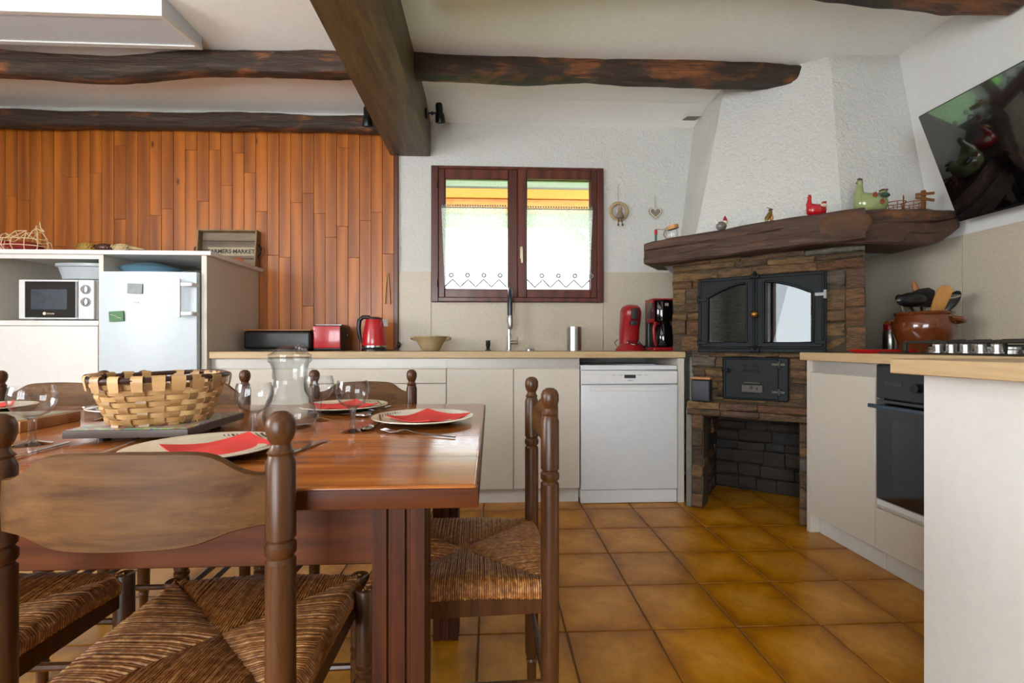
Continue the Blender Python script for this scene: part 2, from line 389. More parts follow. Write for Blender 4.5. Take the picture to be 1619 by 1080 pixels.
_m2 = _l.n('ShaderNodeMixShader'); _l.l(_k, _m2.inputs[0]); _l.l(_tr.outputs[0], _m2.inputs[1]); _l.l(_mx.outputs[0], _m2.inputs[2]); _l.l(_m2.outputs[0], _l.out.inputs[0]); M_lace = _l.m
M_thread = plain('lace_edge_thread', '#7d837f', 0.8)
M_grass = plain('meadow_grass', '#5f9a3c', 0.9, spec=0.1, var=0.3)
M_addground = plain('added_ground_grey', '#a5a196', 0.9)
M_eave = wood('orange_eave_board', '#a85a1c', '#e09a4a', 'X', 1.0, 0.5, 0.0, stretch=9, var=0.2)
M_eaveg = wood('grey_roof_board', '#96948c', '#c4c3ba', 'X', 1.0, 0.6, 0.0, stretch=9, var=0.2)

# ================================================================== THE ROOM
XL, XR, YB, YF, ZC = -3.62, 2.365, 3.47, -2.52, 2.65
# --- floor: grout bed with single tiles on it
bm = B(); box(bm, XL - 0.1, XR + 0.6, YF - 0.1, YB + 0.15, -0.06, -0.004); fl = struct(obj('floor', bm, M_grout, smooth=False))
bm = B(); T = 0.296; h = T / 2 - 0.0025; box(bm, -h, h, -h, h, -0.012, 0, 0.0022, 1)
t0 = obj('tile', bm, M_tile, fl, (0, 0, 0)); tm = t0.data; first = True
cells = []
for i in range(-12, 7):
    for j in range(-11, 4):
        x = 0.553 + T * (i + 0.5); y = 2.766 + T * (j - 0.5)
        if x > 2.45 or y > 3.55 or y < -0.4: continue
        cells.append((x, y))
cells.sort(key=lambda c: abs(c[1] - 2.2) + 0.35 * abs(c[0] - 0.4))
for x, y in cells[:288]:
    if first: t0.location = (x, y, 0); first = False
    else: inst('tile', tm, fl, (x, y, 0), (0, 0, random.choice((0, PI/2, PI, -PI/2))))
# --- back wall with the window opening
wx0, wx1, wz0, wz1 = -0.40, 0.815, 1.305, 2.255
bm = B(); th = 0.34
for a in ((XL - 0.1, wx0, 0, ZC + 0.1), (wx1, XR + 0.3, 0, ZC + 0.1), (wx0, wx1, 0, wz0), (wx0, wx1, wz1, ZC + 0.1)):
    box(bm, a[0], a[1], YB, YB + th, a[2], a[3])
bmesh.ops.remove_doubles(bm, verts=bm.verts[:], dist=1e-4)
wb = struct(obj('wall_back', bm, M_plaster, smooth=False))
# beige wall panels above the worktop
for x0, x1, z0, z1 in ((-0.663, -0.4315, 0.905, 1.508), (-0.4285, 0.8365, 0.905, 1.283), (0.8395, 1.55, 0.905, 1.515)):
    bm = B(); box(bm, x0, x1, YB - 0.008, YB + 0.002, z0, z1, 0.001, 1); obj('backsplash_panel', bm, M_splash, wb)
# --- right wall, left wall, rear wall
bm = B(); box(bm, XR, XR + 0.2, YF - 0.1, YB + 0.3, 0, ZC + 0.1); wr = struct(obj('wall_right', bm, M_wallw, smooth=False))
for y0, y1 in ((0.3, 1.348), (1.352, 2.248), (2.252, 2.95)):
    bm = B(); box(bm, XR - 0.008, XR + 0.002, y0, y1, 0.905, 1.52, 0.001, 1); obj('backsplash_panel', bm, M_splash, wr)
bm = B()
for y0, y1, z0, z1 in ((YF - 0.1, -0.8, 0, ZC + 0.1), (1.0, YB + 0.3, 0, ZC + 0.1), (-0.8, 1.0, 0, 0.9), (-0.8, 1.0, 2.2, ZC + 0.1)):
    box(bm, XL - 0.2, XL, y0, y1, z0, z1)
struct(obj('wall_left', bm, M_wallw, smooth=False))
bm = B()
for x0, x1, z0, z1 in ((XL - 0.1, -2.75, 0, ZC + 0.1), (-0.35, XR + 0.1, 0, ZC + 0.1), (-2.75, -0.35, 2.22, ZC + 0.1)):
    box(bm, x0, x1, YF - 0.2, YF, z0, z1)
struct(obj('wall_rear', bm, M_wallw, smooth=False))
def casement(name, o0, ux, w, z0, z1, n):
    """frame and n sashes filling an opening; o0 start corner, ux direction"""
    bm = B(); ux = Vector(ux); t = 0.06
    def bar(a, b, za, zb, d=0.06):
        p = Vector(o0) + ux * a; q = Vector(o0) + ux * b; nrm = Vector((-ux.y, ux.x, 0))
        c = (p - nrm * d / 2, q - nrm * d / 2, q + nrm * d / 2, p + nrm * d / 2)
        prism(bm, [(k.x, k.y) for k in c], za, zb)
    bar(0, w, z0, z0 + t); bar(0, w, z1 - t, z1)
    for k in range(n + 1): bar(max(0, k * w / n - 0.05), min(w, k * w / n + 0.05), z0 + t, z1 - t)
    return struct(obj(name, bm, M_frame, smooth=False))
casement('window_2', (XL - 0.1, -0.8, 0), (0, 1, 0), 1.8, 0.9, 2.2, 2)
casement('door_1', (-2.75, YF - 0.1, 0), (1, 0, 0), 2.4, 0.0, 2.22, 3)
# --- ceiling
bm = B(); box(bm, XL - 0.1, XR + 0.1, YF - 0.1, YB + 0.3, ZC, ZC + 0.12); struct(obj('ceiling', bm, M_ceil, smooth=False))
bm = B()  # shallow plaster cove running along the top of the back wall
prism(bm, [(3.20, 2.652), (3.475, 2.652), (3.475, 2.600), (3.43, 2.615)], -0.44, 1.53, Matrix(((0, 0, 1, 0), (1, 0, 0, 0), (0, 1, 0, 0), (0, 0, 0, 1))))
struct(obj('trim_1', bm, M_ceil))

# --- pine boarding on the left of the back wall: one board at a time
pw = 0.0815; x = -0.699; k = 0
panel = bpy.data.objects.new('wall_panelling', None); link(panel); panel['kind'] = 'structure'; panel.location = (0, YB, 0)
while x > XL:
    zs = [0.92]; z = 0.92 + random.uniform(0.25, 1.1)
    while z < 2.40:
        zs.append(z); z += random.uniform(0.45, 1.25)
    zs.append(2.60)
    for a, b in zip(zs[:-1], zs[1:]):
        bm = B(); d = random.uniform(0.012, 0.0145)
        box(bm, -pw/2 + 0.0009, pw/2 - 0.0009, -d, 0.004, 0.0006, b - a - 0.0006, 0.0015, 1)
        obj('board', bm, M_plank, panel, (x - pw/2, -0.002, a))
    x -= pw
bm = B(); box(bm, -0.699, -0.666, YB - 0.026, YB, 0.92, 2.60, 0.003, 1); struct(obj('trim_2', bm, M_ptrim))

# --- beams
def pole(name, x0, x1, y, zc, r, seed, sag=(), seg=18, n=110, flat=0.95, chop=0.0):
    bm = B(); rings = []
    for i in range(n + 1):
        t = i / n; X = x0 + (x1 - x0) * t
        dz = noise.noise((X * 1.3, seed, 0)) * 0.016; dy = noise.noise((X * 1.1, seed + 9, 0)) * 0.02
        for sx, sw, sd in sag: dz += sd * math.exp(-((X - sx) / sw) ** 2)
        rr = r * (1 + 0.13 * noise.noise((X * 2.3, seed + 3, 5)))
        ring = []
        for k in range(seg):
            a = 2 * PI * k / seg
            q = rr * (1 + 0.16 * noise.noise((X * 3, math.cos(a) * 1.4 + seed, math.sin(a) * 1.4)) + 0.07 * noise.noise((X * 11, math.cos(a) * 3 + seed, math.sin(a) * 3)))
            cy = math.cos(a); cz = math.sin(a)
            ex = abs(cz) ** 0.5 * (1 if cz > 0 else -1); ey = abs(cy) ** 0.55 * (1 if cy > 0 else -1)
            ring.append((X + (chop * max(0, cz * -1) if i == n else 0), dy + q * flat * ey, min(dz + q * ex, ZC - zc)))
        rings.append(ring)
    loft(bm, rings)
    return obj(name, bm, M_pole, None, (0, y, zc), ang=60)
tag(pole('beam', XL, 1.935, 2.78, 2.592, 0.063, 3.1, sag=((-2.1, 0.7, -0.03), (-1.65, 0.25, 0.02), (-2.8, 0.8, -0.035), (1.0, 0.8, 0.012)), chop=-0.09), 'long dark hewn ceiling pole crossing the room behind the hatch', 'beam')
tag(pole('beam', XL, -0.70, 3.385, 2.532, 0.054, 8.7, sag=((-3.2, 0.8, -0.02),)), 'short dark hewn pole along the top of the pine boarding', 'beam')
tag(pole('beam', -0.3, 2.36, 2.0, 2.555, 0.075, 14.2, sag=((2.25, 0.55, -0.022), (0.9, 0.9, 0.06)), chop=-0.05), 'dark hewn pole end meeting the right wall near the ceiling', 'beam')
bm = B()
vv = box(bm, -0.725, -0.435, YF, YB, 2.348, ZC + 0.01, 0.012, 2)
tag(obj('main_beam', bm, M_beam, None), 'massive squared greenish brown beam running towards the viewer', 'beam')
# ================================================================== WINDOW OVER THE SINK
win = bpy.data.objects.new('window_1', None); link(win); win['kind'] = 'structure'; win.location = (0, YB, 0)
bm = B(); fx0, fx1, fz0, fz1 = -0.428, 0.836, 1.286, 2.276; y0, y1 = -0.035, 0.05
box(bm, fx0, fx0 + 0.052, y0, y1, fz0, fz1, 0.004, 1); box(bm, fx1 - 0.052, fx1, y0, y1, fz0, fz1, 0.004, 1)
box(bm, fx0 + 0.05, fx1 - 0.05, y0, y1, fz1 - 0.022, fz1, 0.004, 1); box(bm, fx0 + 0.05, fx1 - 0.05, y0 - 0.012, y1, fz0, fz0 + 0.034, 0.006, 1)
obj('window_frame', bm, M_frame, win)
for side, (sx0, sx1, lo, ro) in enumerate(((-0.376, 0.200, 0.046, 0.066), (0.200, 0.784, 0.066, 0.046))):
    bm = B(); sz0, sz1 = 1.318, 2.256; yy0, yy1 = -0.028 - 0.014 * side, 0.03
    gz0, gz1 = 1.379, 2.186
    box(bm, sx0, sx0 + lo, yy0, yy1, sz0, sz1, 0.005, 1); box(bm, sx1 - ro, sx1, yy0, yy1, sz0, sz1, 0.005, 1)
    box(bm, sx0 + lo, sx1 - ro, yy0 + 0.001, yy1, sz0, gz0, 0.005, 1); box(bm, sx0 + lo, sx1 - ro, yy0 + 0.001, yy1, gz1, sz1, 0.005, 1)
    sash = obj('sash', bm, M_frame, win)
    bm = B(); box(bm, sx0 + lo - 0.004, sx1 - ro + 0.004, 0.006, 0.010, gz0 - 0.004, gz1 + 0.004); obj('pane', bm, M_pane, sash, smooth=False)
    bm = B()
    gx0, gx1 = sx0 + lo, sx1 - ro
    for q in ((gx0, gx0 + 0.006, gz0, gz1), (gx1 - 0.006, gx1, gz0, gz1), (gx0, gx1, gz0, gz0 + 0.005), (gx0, gx1, gz1 - 0.005, gz1)):
        box(bm, q[0], q[1], -0.012, 0.006, q[2], q[3])
    obj('glazing_bead', bm, M_brass if False else M_frame, sash, smooth=False)
for hx, hz in ((-0.385, 2.135), (-0.385, 1.42), (0.792, 2.12), (0.792, 1.41)):
    bm = B(); lathe(bm, [(0.0055, 0), (0.0055, 0.05)], (hx, -0.042, hz - 0.025), 8); obj('hinge', bm, M_frame, win)
bm = B(); box(bm, 0.217, 0.237, -0.052, -0.044, 1.60, 1.69, 0.004, 1); lathe(bm, [(0.008, 0), (0.008, 0.035)], (0, 0, 0), 10, Matrix.Translation((0.227, -0.05, 1.655)) @ Matrix.Rotation(PI/2, 4, 'X'))
tube(bm, [(0.227, -0.082, 1.664), (0.227, -0.086, 1.62), (0.229, -0.088, 1.565)], [0.008, 0.009, 0.006], 8); obj('window_handle', bm, plain('pale_brass', '#d9cfae', 0.3, metal=0.4), win)

def lace(name, x0, x1, z1, z0, lab, shift):
    t = thing(name, lab, 'curtain', (0, YB - 0.052, 0), 0, 'lace half curtains')
    bm = B(); nx, nz = 56, 26; tooth = (x1 - x0) / 4.0; g = []
    for j in range(nz + 1):
        row = []
        for i in range(nx + 1):
            u = i / nx; X = x0 + (x1 - x0) * u
            ph = ((X - x0) / tooth + shift) % 1.0
            zb = z0 + 0.055 * (1 - abs(2 * ph - 1))
            Z = z1 + (zb - z1) * j / nz
            lean = 0.025 * (j / nz) * (1 - u if x0 < 0 else 0) - 0.025 * (j / nz) * (u if x0 > 0 else 0)
            row.append(bm.verts.new((X + lean, 0.004 * math.sin(X * 60) * (0.3 + j / nz), Z)))
        g.append(row)
    for j in range(nz):
        for i in range(nx): bm.faces.new((g[j][i], g[j][i+1], g[j+1][i+1], g[j+1][i]))
    ed = [v.co.copy() for v in g[-1]]; tp = [v.co.copy() for v in g[0]]
    obj('lace_panel', bm, M_lace, t)
    bm = B(); tube(bm, ed, 0.0055, 5); obj('hem', bm, M_thread, t)
    bm = B()
    for k in range(4):
        X = x0 + tooth * (k + 0.5 - shift) 
        if X < x0 + 0.02: X += 4 * tooth
        X += (0.0125 if x0 < 0 else -0.0125)
        tube(bm, [(X + 0.013 * math.cos(a), -0.003, z0 + 0.085 + 0.013 * math.sin(a)) for a in [2*PI*q/10 for q in range(10)]], 0.0055, 5, loop=True)
    obj('lace_eyelet', bm, M_thread, t, kind='stuff')
    bm = B()
    for q in range(26):
        X = x0 + (x1 - x0) * (q + 0.5) / 26; ell(bm, (X, -0.002, z1 + 0.009), 0.006, 0.003, 0.008, 6, 4)
    obj('scallop_edge', bm, M_thread, t, kind='stuff')
    bm = B(); tube(bm, [(x0 - 0.01, -0.003, z1 - 0.006), (x1 + 0.01, -0.003, z1 - 0.006)], 0.003, 6); obj('rod', bm, M_iron2, t)
lace('lace_curtain', -0.352, 0.118, 1.972, 1.392, 'white lace half curtain on the left window sash', 0.0)
lace('lace_curtain', 0.266, 0.752, 1.968, 1.392, 'white lace half curtain on the right window sash beside the handle', 0.5)

# ------------------------------------------------------------------ outside: porch timber and meadow
bm = B(); box(bm, -9, 9, 3.9, 40, -0.6, -0.5); tag(obj('meadow', bm, M_grass, smooth=False), 'green meadow outside the sink window', 'meadow')
bm = B(); box(bm, -9, 9, 3.83, 5.6, -0.5, -0.42); tag(obj('added_ground', bm, M_addground, smooth=False), 'unseen grey ground strip added outside the sink window to cut green bounce', 'added_ground')  # added, unseen: grey ground that keeps green meadow bounce off the porch timber
t = thing('porch_roof', 'orange timber porch roof outside the sink window', 'porch', (0, 0, 0))
bm = B(); box(bm, -2.2, 2.6, 4.72, 4.86, 2.33, 2.44, 0.006, 1); obj('front_beam', bm, M_eave, t)
bm = B(); box(bm, -2.2, 2.6, 4.70, 4.80, 2.445, 2.535, 0.004, 1); obj('fascia_board', bm, plain('honey_board', '#e8a03c', 0.5, var=0.1), t)
bm = B(); prism(bm, [(3.85, 2.95), (6.0, 2.475), (6.0, 2.535), (3.85, 3.01)], -3.5, 4.0, Matrix(((0, 0, 1, 0), (1, 0, 0, 0), (0, 1, 0, 0), (0, 0, 0, 1)))); obj('roof_deck', bm, M_eaveg, t, smooth=False)
for k in range(3):
    bm = B(); box(bm, -2.4, 2.8, 5.0 + k * 0.32, 5.31 + k * 0.32, 2.35 + k * 0.05, 2.375 + k * 0.05, 0.003, 1); obj('roof_board', bm, M_eaveg, t)
bm = B(); tube(bm, [(0.75, 5.1, 2.36), (1.55, 5.1, 1.60)], 0.055, 4); obj('brace', bm, M_eaveg, t, smooth=False)
bm = B(); box(bm, 1.5, 1.64, 5.03, 5.17, -0.5, 2.36); obj('post', bm, M_eaveg, t, smooth=False)

# ================================================================== CORNER FIREPLACE
A = (1.182, 2.793); AZ = math.radians(-35.73)
# plaster hood (part of the masonry shell)
bm = B()
bot = [(1.40, YB + 0.02), (1.225, 2.80), (1.865, 2.405), (XR + 0.01, 2.402), (XR + 0.01, YB + 0.02)]
top = [(1.53, YB + 0.02), (1.52, 2.995), (1.97, 2.645), (XR + 0.01, 2.625), (XR + 0.01, YB + 0.02)]
rings = []
for k in range(15):
    f = k / 14; q = f ** 0.92
    rings.append([(b[0] + (c[0] - b[0]) * q, b[1] + (c[1] - b[1]) * q, 1.56 + (ZC + 0.01 - 1.56) * f) for b, c in zip(bot, top)])
loft(bm, rings)
es = [e for e in bm.edges if abs(e.verts[0].co.z - e.verts[1].co.z) > 0.01 and e.verts[0].co.y < 3.3]
bmesh.ops.bevel(bm, geom=es, offset=0.018, segments=3, affect='EDGES')
struct(obj('wall_chimney_hood', bm, M_plaster, ang=25))

fp = thing('stone_fireplace', 'brown schist stone corner fireplace with iron oven doors and open hearth', 'fireplace', (A[0], A[1], 0), AZ)
# masonry core: front slabs around the openings, set back behind the stones (local x along the front, y into the corner)
bm = B(); f0 = 0.018; bk = 0.16
U0, U1, L0, L1 = -0.082, 0.868, 0.03, 0.80
core = [(L0, 0.095, 0.0, 0.60), (0.583, 0.66, 0.0, 0.60), (L0, 0.72, 0.565, 0.64), (0.03, 0.66, 0.64, 0.935),
        (U0, 0.072, 0.935, 1.47), (0.702, U1, 0.935, 1.47), (0.072, 0.702, 1.355, 1.47)]
for a, b, c, d in core: box(bm, a, b, f0, bk, c, d)
obj('masonry_core', bm, M_mortar, fp, smooth=False)
bm = B(); box(bm, -0.06, U1, 0.35, 0.62, 0.935, 1.5); box(bm, U1 - 0.06, U1, 0.02, 0.6, 0.935, 1.5); box(bm, U0, U0 + 0.05, 0.05, 0.3, 0.935, 1.5); obj('masonry_back', bm, M_mortar, fp, smooth=False)
bm = B(); box(bm, 0.0, 0.032, -0.004, 0.25, 0.0, 0.60, 0.004, 1); box(bm, 0.02, 0.04, 0.0, 0.25, 0.6, 0.90, 0.004, 1); obj('side_render', bm, M_mortar2, fp)
# hearth interior
bm = B(); box(bm, 0.045, 0.075, 0.02, 0.62, 0, 0.6); box(bm, 0.62, 0.65, 0.02, 0.62, 0, 0.6); box(bm, 0.05, 0.65, 0.56, 0.6, 0, 0.6); box(bm, 0.045, 0.65, 0.03, 0.6, 0.568, 0.6)
obj('hearth_lining', bm, M_soot, fp, smooth=False)

def stone_mesh(w, hgt, dep, j):
    bm = B(); nx = max(1, int(w / 0.06)); rings = []
    for i in range(nx + 1):
        X = w * i / nx; jj = lambda: random.uniform(-j, j)
        c = min(0.012, hgt * 0.3); e = 0.006 if i in (0, nx) else 0.0
        rings.append([(X + jj()*0.6, dep, 0), (X + jj()*0.6, e + jj()*0.6 + 0.008, jj()*0.3), (X, e + jj(), c + jj()*0.3), (X, e + jj(), hgt - c + jj()*0.3), (X + jj()*0.6, e + jj()*0.6 + 0.008, hgt + jj()*0.3), (X + jj()*0.6, dep, hgt)])
    loft(bm, rings)
    return bm
def stone_wall(parent, x0, x1, z0, z1, holes, hmin, hmax, wmin, wmax, M=None, dep=0.045, jit=0.010, name='stone'):
    z = z0
    while z < z1 - 0.012:
        hh = random.uniform(hmin, hmax)
        if z1 - (z + hh) < hmin * 0.7: hh = z1 - z
        x = x0
        while x < x1 - 0.012:
            w = random.uniform(wmin, wmax)
            if x1 - (x + w) < wmin * 0.6: w = x1 - x
            segs = [(x, x + w)]
            for a, b, c, d in holes:
                if z + hh > c + 0.012 and z < d - 0.012:
                    ns = []
                    for p, q in segs:
                        if q <= a or p >= b: ns.append((p, q)); continue
                        if p < a: ns.append((p, a))
                        if q > b: ns.append((b, q))
                    segs = ns
            for p, q in segs:
                if q - p < 0.018: continue
                bm = stone_mesh(q - p - 0.006, hh - 0.005, dep, jit)
                pr_ = random.uniform(-0.014, 0.010)
                o = obj(name, bm, M_stone, parent, ang=50)
                loc = Vector((p + 0.003, pr_, z + 0.0025))
                if M is None: o.location = loc; o.rotation_euler = (0, random.uniform(-0.035, 0.035), random.uniform(-0.03, 0.03))
                else: o.matrix_local = M @ Matrix.Translation(loc)
            x += w
        z += hh
H1 = (0.072, 0.702, 0.925, 1.358); H2 = (0.205, 0.537, 0.66, 0.905)
# pillars either side of the hearth
stone_wall(fp, 0.03, 0.093, 0.0, 0.557, [], 0.07, 0.12, 0.07, 0.08)
stone_wall(fp, 0.583, 0.655, 0.0, 0.557, [], 0.06, 0.12, 0.07, 0.08)
# projecting ledge and thin courses above the hearth
for za, zb, d in ((0.557, 0.597, -0.022), (0.597, 0.640, -0.030)):
    x = 0.01
    while x < 0.70:
        w = random.uniform(0.13, 0.30)
        if x + w > 0.66: w = 0.70 - x
        o = obj('stone', stone_mesh(w - 0.004, zb - za - 0.004, 0.06, 0.006), M_stone, fp, (x, d + random.uniform(-0.006, 0.006), za), ang=50); x += w
stone_wall(fp, 0.03, 0.70, 0.642, 0.925, [H2], 0.025, 0.06, 0.07, 0.20)
stone_wall(fp, U0, 0.072, 0.938, 1.36, [], 0.035, 0.11, 0.05, 0.155)
stone_wall(fp, 0.702, 0.785, 0.938, 1.36, [], 0.06, 0.15, 0.08, 0.09)
stone_wall(fp, 0.785, U1, 0.938, 1.36, [], 0.05, 0.13, 0.08, 0.09)
stone_wall(fp, U0, U1, 1.36, 1.478, [], 0.025, 0.05, 0.16, 0.38, jit=0.007)
# blackened stones inside the hearth
M_stone_keep = M_stone
_s2 = M_stone.copy(); _s2.name = 'sooty_stone'
_pr = _s2.node_tree.nodes['Principled BSDF']; _lk = [l for l in _s2.node_tree.links if l.to_socket == _pr.inputs['Base Color']][0]
_mxn = _s2.node_tree.nodes.new('ShaderNodeMix'); _mxn.data_type = 'RGBA'; _mxn.inputs[0].default_value = 0.85; _s2.node_tree.links.new(_lk.from_socket, _mxn.inputs[6]); _mxn.inputs[7].default_value = srgb('#1c1a18')
_s2.node_tree.links.new(_mxn.outputs[2], _pr.inputs['Base Color'])
M_stone = _s2
stone_wall(fp, 0.075, 0.62, 0.01, 0.56, [], 0.05, 0.10, 0.10, 0.20, Matrix.Translation((0, 0.535, 0)))
M_stone = M_stone_keep
stone_wall(fp, 0.0, 0.52, 0.01, 0.555, [], 0.05, 0.10, 0.10, 0.18, Matrix.Translation((0.082, 0.022, 0)) @ Matrix.Rotation(PI/2, 4, 'Z') )

# iron oven with two glazed doors
ov = []
bm = B(); box(bm, 0.070, 0.706, -0.012, 0.02, 0.93, 0.952, 0.003, 1); box(bm, 0.070, 0.706, -0.012, 0.02, 1.348, 1.360, 0.003, 1); box(bm, 0.070, 0.082, -0.012, 0.02, 0.93, 1.36, 0.003, 1); box(bm, 0.694, 0.706, -0.012, 0.02, 0.93, 1.36, 0.003, 1)
obj('oven_frame', bm, M_iron, fp)
bm = B(); 
for a in ((0.07, 0.706, 0.34, 0.36, 0.93, 1.36), (0.07, 0.08, 0.02, 0.35, 0.93, 1.36), (0.696, 0.706, 0.02, 0.35, 0.93, 1.36), (0.07, 0.706, 0.02, 0.35, 1.35, 1.36), (0.07, 0.706, 0.02, 0.35, 0.93, 0.95)): box(bm, *a)
obj('oven_chamber', bm, M_soot, fp, smooth=False)
def oven_door(x0, x1, flip):
    # cast door: plate with an arched window cut out; arch rises towards the middle of the pair
    bm = B(); z0, z1 = 0.953, 1.348; gx0, gx1 = x0 + 0.045, x1 - 0.040
    if flip: gx0, gx1 = x0 + 0.040, x1 - 0.045
    gz0 = 0.985
    def zt(u): # u 0 at outer, 1 at inner
        return 1.245 + 0.075 * math.sin(u * PI / 2)
    n = 14; inner = [(gx0, gz0), (gx1, gz0)]
    arch = []
    for i in range(n + 1):
        X = gx1 + (gx0 - gx1) * i / n; u = (X - gx0) / (gx1 - gx0); u = u if not flip else 1 - u
        arch.append((X, zt(u)))
    ya, yb = -0.030, -0.012
    def strip(pa, pb):  # solid between two polylines in (x,z)
        ra = [[(p[0], ya, p[1]), (q[0], ya, q[1]), (q[0], yb, q[1]), (p[0], yb, p[1])] for p, q in zip(pa, pb)]
        loft(bm, ra)
    strip([(gx1 + (gx0 - gx1) * i / n, z1) for i in range(n + 1)], arch)
    box(bm, x0, gx0, ya, yb, z0, z1); box(bm, gx1, x1, ya, yb, z0, z1); box(bm, gx0, gx1, ya, yb, z0, gz0)
    d = obj('oven_door', bm, M_iron, fp, smooth=False)
    bm = B(); loop = [(gx0, gz0)] + [(gx1, gz0)] + arch
    tube(bm, [(p[0], ya - 0.001, p[1]) for p in loop[1:] + [loop[0]]], 0.006, 6, loop=True)
    tube(bm, [(x0 + 0.008, ya - 0.001, z0 + 0.008), (x1 - 0.008, ya - 0.001, z0 + 0.008), (x1 - 0.008, ya - 0.001, z1 - 0.008), (x0 + 0.008, ya - 0.001, z1 - 0.008)], 0.0045, 6, loop=True)
    ox = x0 + 0.02 if not flip else x1 - 0.02; ix = x1 - 0.05 if not flip else x0 + 0.05
    tube(bm, [(ox, ya - 0.001, z1 - 0.02), (ix, ya - 0.001, z1 - 0.02), (ox, ya - 0.001, z1 - 0.075)], 0.0035, 5, loop=True)
    obj('moulding', bm, M_iron, d)
    bm = B(); poly = [(gx0 - 0.003, gz0 - 0.003), (gx1 + 0.003, gz0 - 0.003)] + [(p[0], p[1] + 0.003) for p in arch]
    prism(bm, poly, 0, 0.004, Matrix(((1, 0, 0, 0), (0, 0, -1, -0.014), (0, 1, 0, 0), (0, 0, 0, 1)))); obj('oven_glass', bm, M_ovenglass, d, smooth=False)
    hx = x0 - 0.004 if not flip else x1 + 0.004
    for hz in (0.985, 1.235):
        bm = B(); lathe(bm, [(0.008, -0.022), (0.008, 0.022)], (hx, -0.032, hz), 10); s = 1 if not flip else -1
        box(bm, min(hx, hx + s * 0.045), max(hx, hx + s * 0.045), -0.040, -0.030, hz - 0.009, hz + 0.009, 0.002, 1); obj('hinge', bm, M_iron if hz < 1.1 else M_grey if flip else M_iron, d)
    return d
oven_door(0.082, 0.372, False); dR = oven_door(0.376, 0.694, True)
bm = B(); ell(bm, (0.374, -0.062, 1.14), 0.021, 0.020, 0.020, 14, 8); lathe(bm, [(0.008, 0), (0.008, 0.04)], (0, 0, 0), 8, Matrix.Translation((0.374, -0.025, 1.14)) @ Matrix.Rotation(PI/2, 4, 'X')); obj('door_knob', bm, M_brass, fp)
for z in (0.944, 1.352):
    bm = B(); box(bm, 0.352, 0.398, -0.045, -0.028, z - 0.012, z + 0.012, 0.004, 1); ell(bm, (0.375, -0.05, z + 0.012), 0.010, 0.010, 0.016, 8, 6); obj('door_catch', bm, M_iron, fp)
# pale oven shelf and tray seen through the glass
bm = B(); lathe(bm, [(0.0, 0), (0.13, 0), (0.135, 0.006), (0, 0.012)], (0, 0, 0), 32, Matrix.Translation((0.60, 0.20, 1.02)) @ Matrix.Rotation(1.2, 4, 'X')); obj('baking_disc', bm, M_clay, fp)
# soot door below
bm = B(); box(bm, 0.207, 0.535, -0.022, 0.015, 0.663, 0.902, 0.005, 1); sd = obj('soot_door', bm, M_iron, fp)
bm = B(); box(bm, 0.222, 0.488, -0.030, -0.020, 0.672, 0.893, 0.004, 1); obj('door_leaf', bm, M_iron, sd)
bm = B(); box(bm, 0.305, 0.415, -0.042, -0.028, 0.705, 0.752, 0.004, 1); box(bm, 0.318, 0.402, -0.046, -0.03, 0.757, 0.766, 0.002, 1); ell(bm, (0.355, -0.046, 0.735), 0.008, 0.006, 0.008, 8, 6); ell(bm, (0.385, -0.046, 0.73), 0.005, 0.005, 0.005, 8, 6); obj('air_damper', bm, M_iron2, sd)
for z in (0.865, 0.715):
    bm = B(); box(bm, 0.455, 0.52, -0.040, -0.029, z - 0.008, z + 0.008, 0.002, 1); lathe(bm, [(0.008, -0.018), (0.008, 0.018)], (0.492, -0.036, z), 8); obj('hinge', bm, M_iron2, sd)
bm = B(); box(bm, 0.215, 0.255, -0.046, -0.028, 0.818, 0.832, 0.003, 1); ell(bm, (0.240, -0.046, 0.826), 0.007, 0.01, 0.016, 8, 6); obj('latch', bm, M_iron, sd)
# worn cast relief on the leaf: two rows of shallow illegible characters
bm = B()
random.seed(5)
for row, z in enumerate((0.853, 0.827)):
    for k in range(7):
        X = 0.315 + k * 0.0125; hh = 0.016
        tube(bm, [(X + random.uniform(-0.003, 0.003), -0.030, z - hh/2 + random.uniform(0, 0.004)), (X + random.uniform(0, 0.006), -0.0315, z), (X + random.uniform(-0.002, 0.006), -0.030, z + hh/2)], 0.0016, 4)
obj('cast_relief', bm, M_iron, sd)
# mantel corbel
bm = B(); prism(bm, [(-0.14, 1.465), (-0.05, 1.465), (-0.05, 1.415), (-0.075, 1.40)], 0.02, 0.10, Matrix(((1, 0, 0, 0), (0, 0, 1, 0), (0, 1, 0, 0), (0, 0, 0, 1)))); obj('corbel', bm, M_iron2, fp, smooth=False)

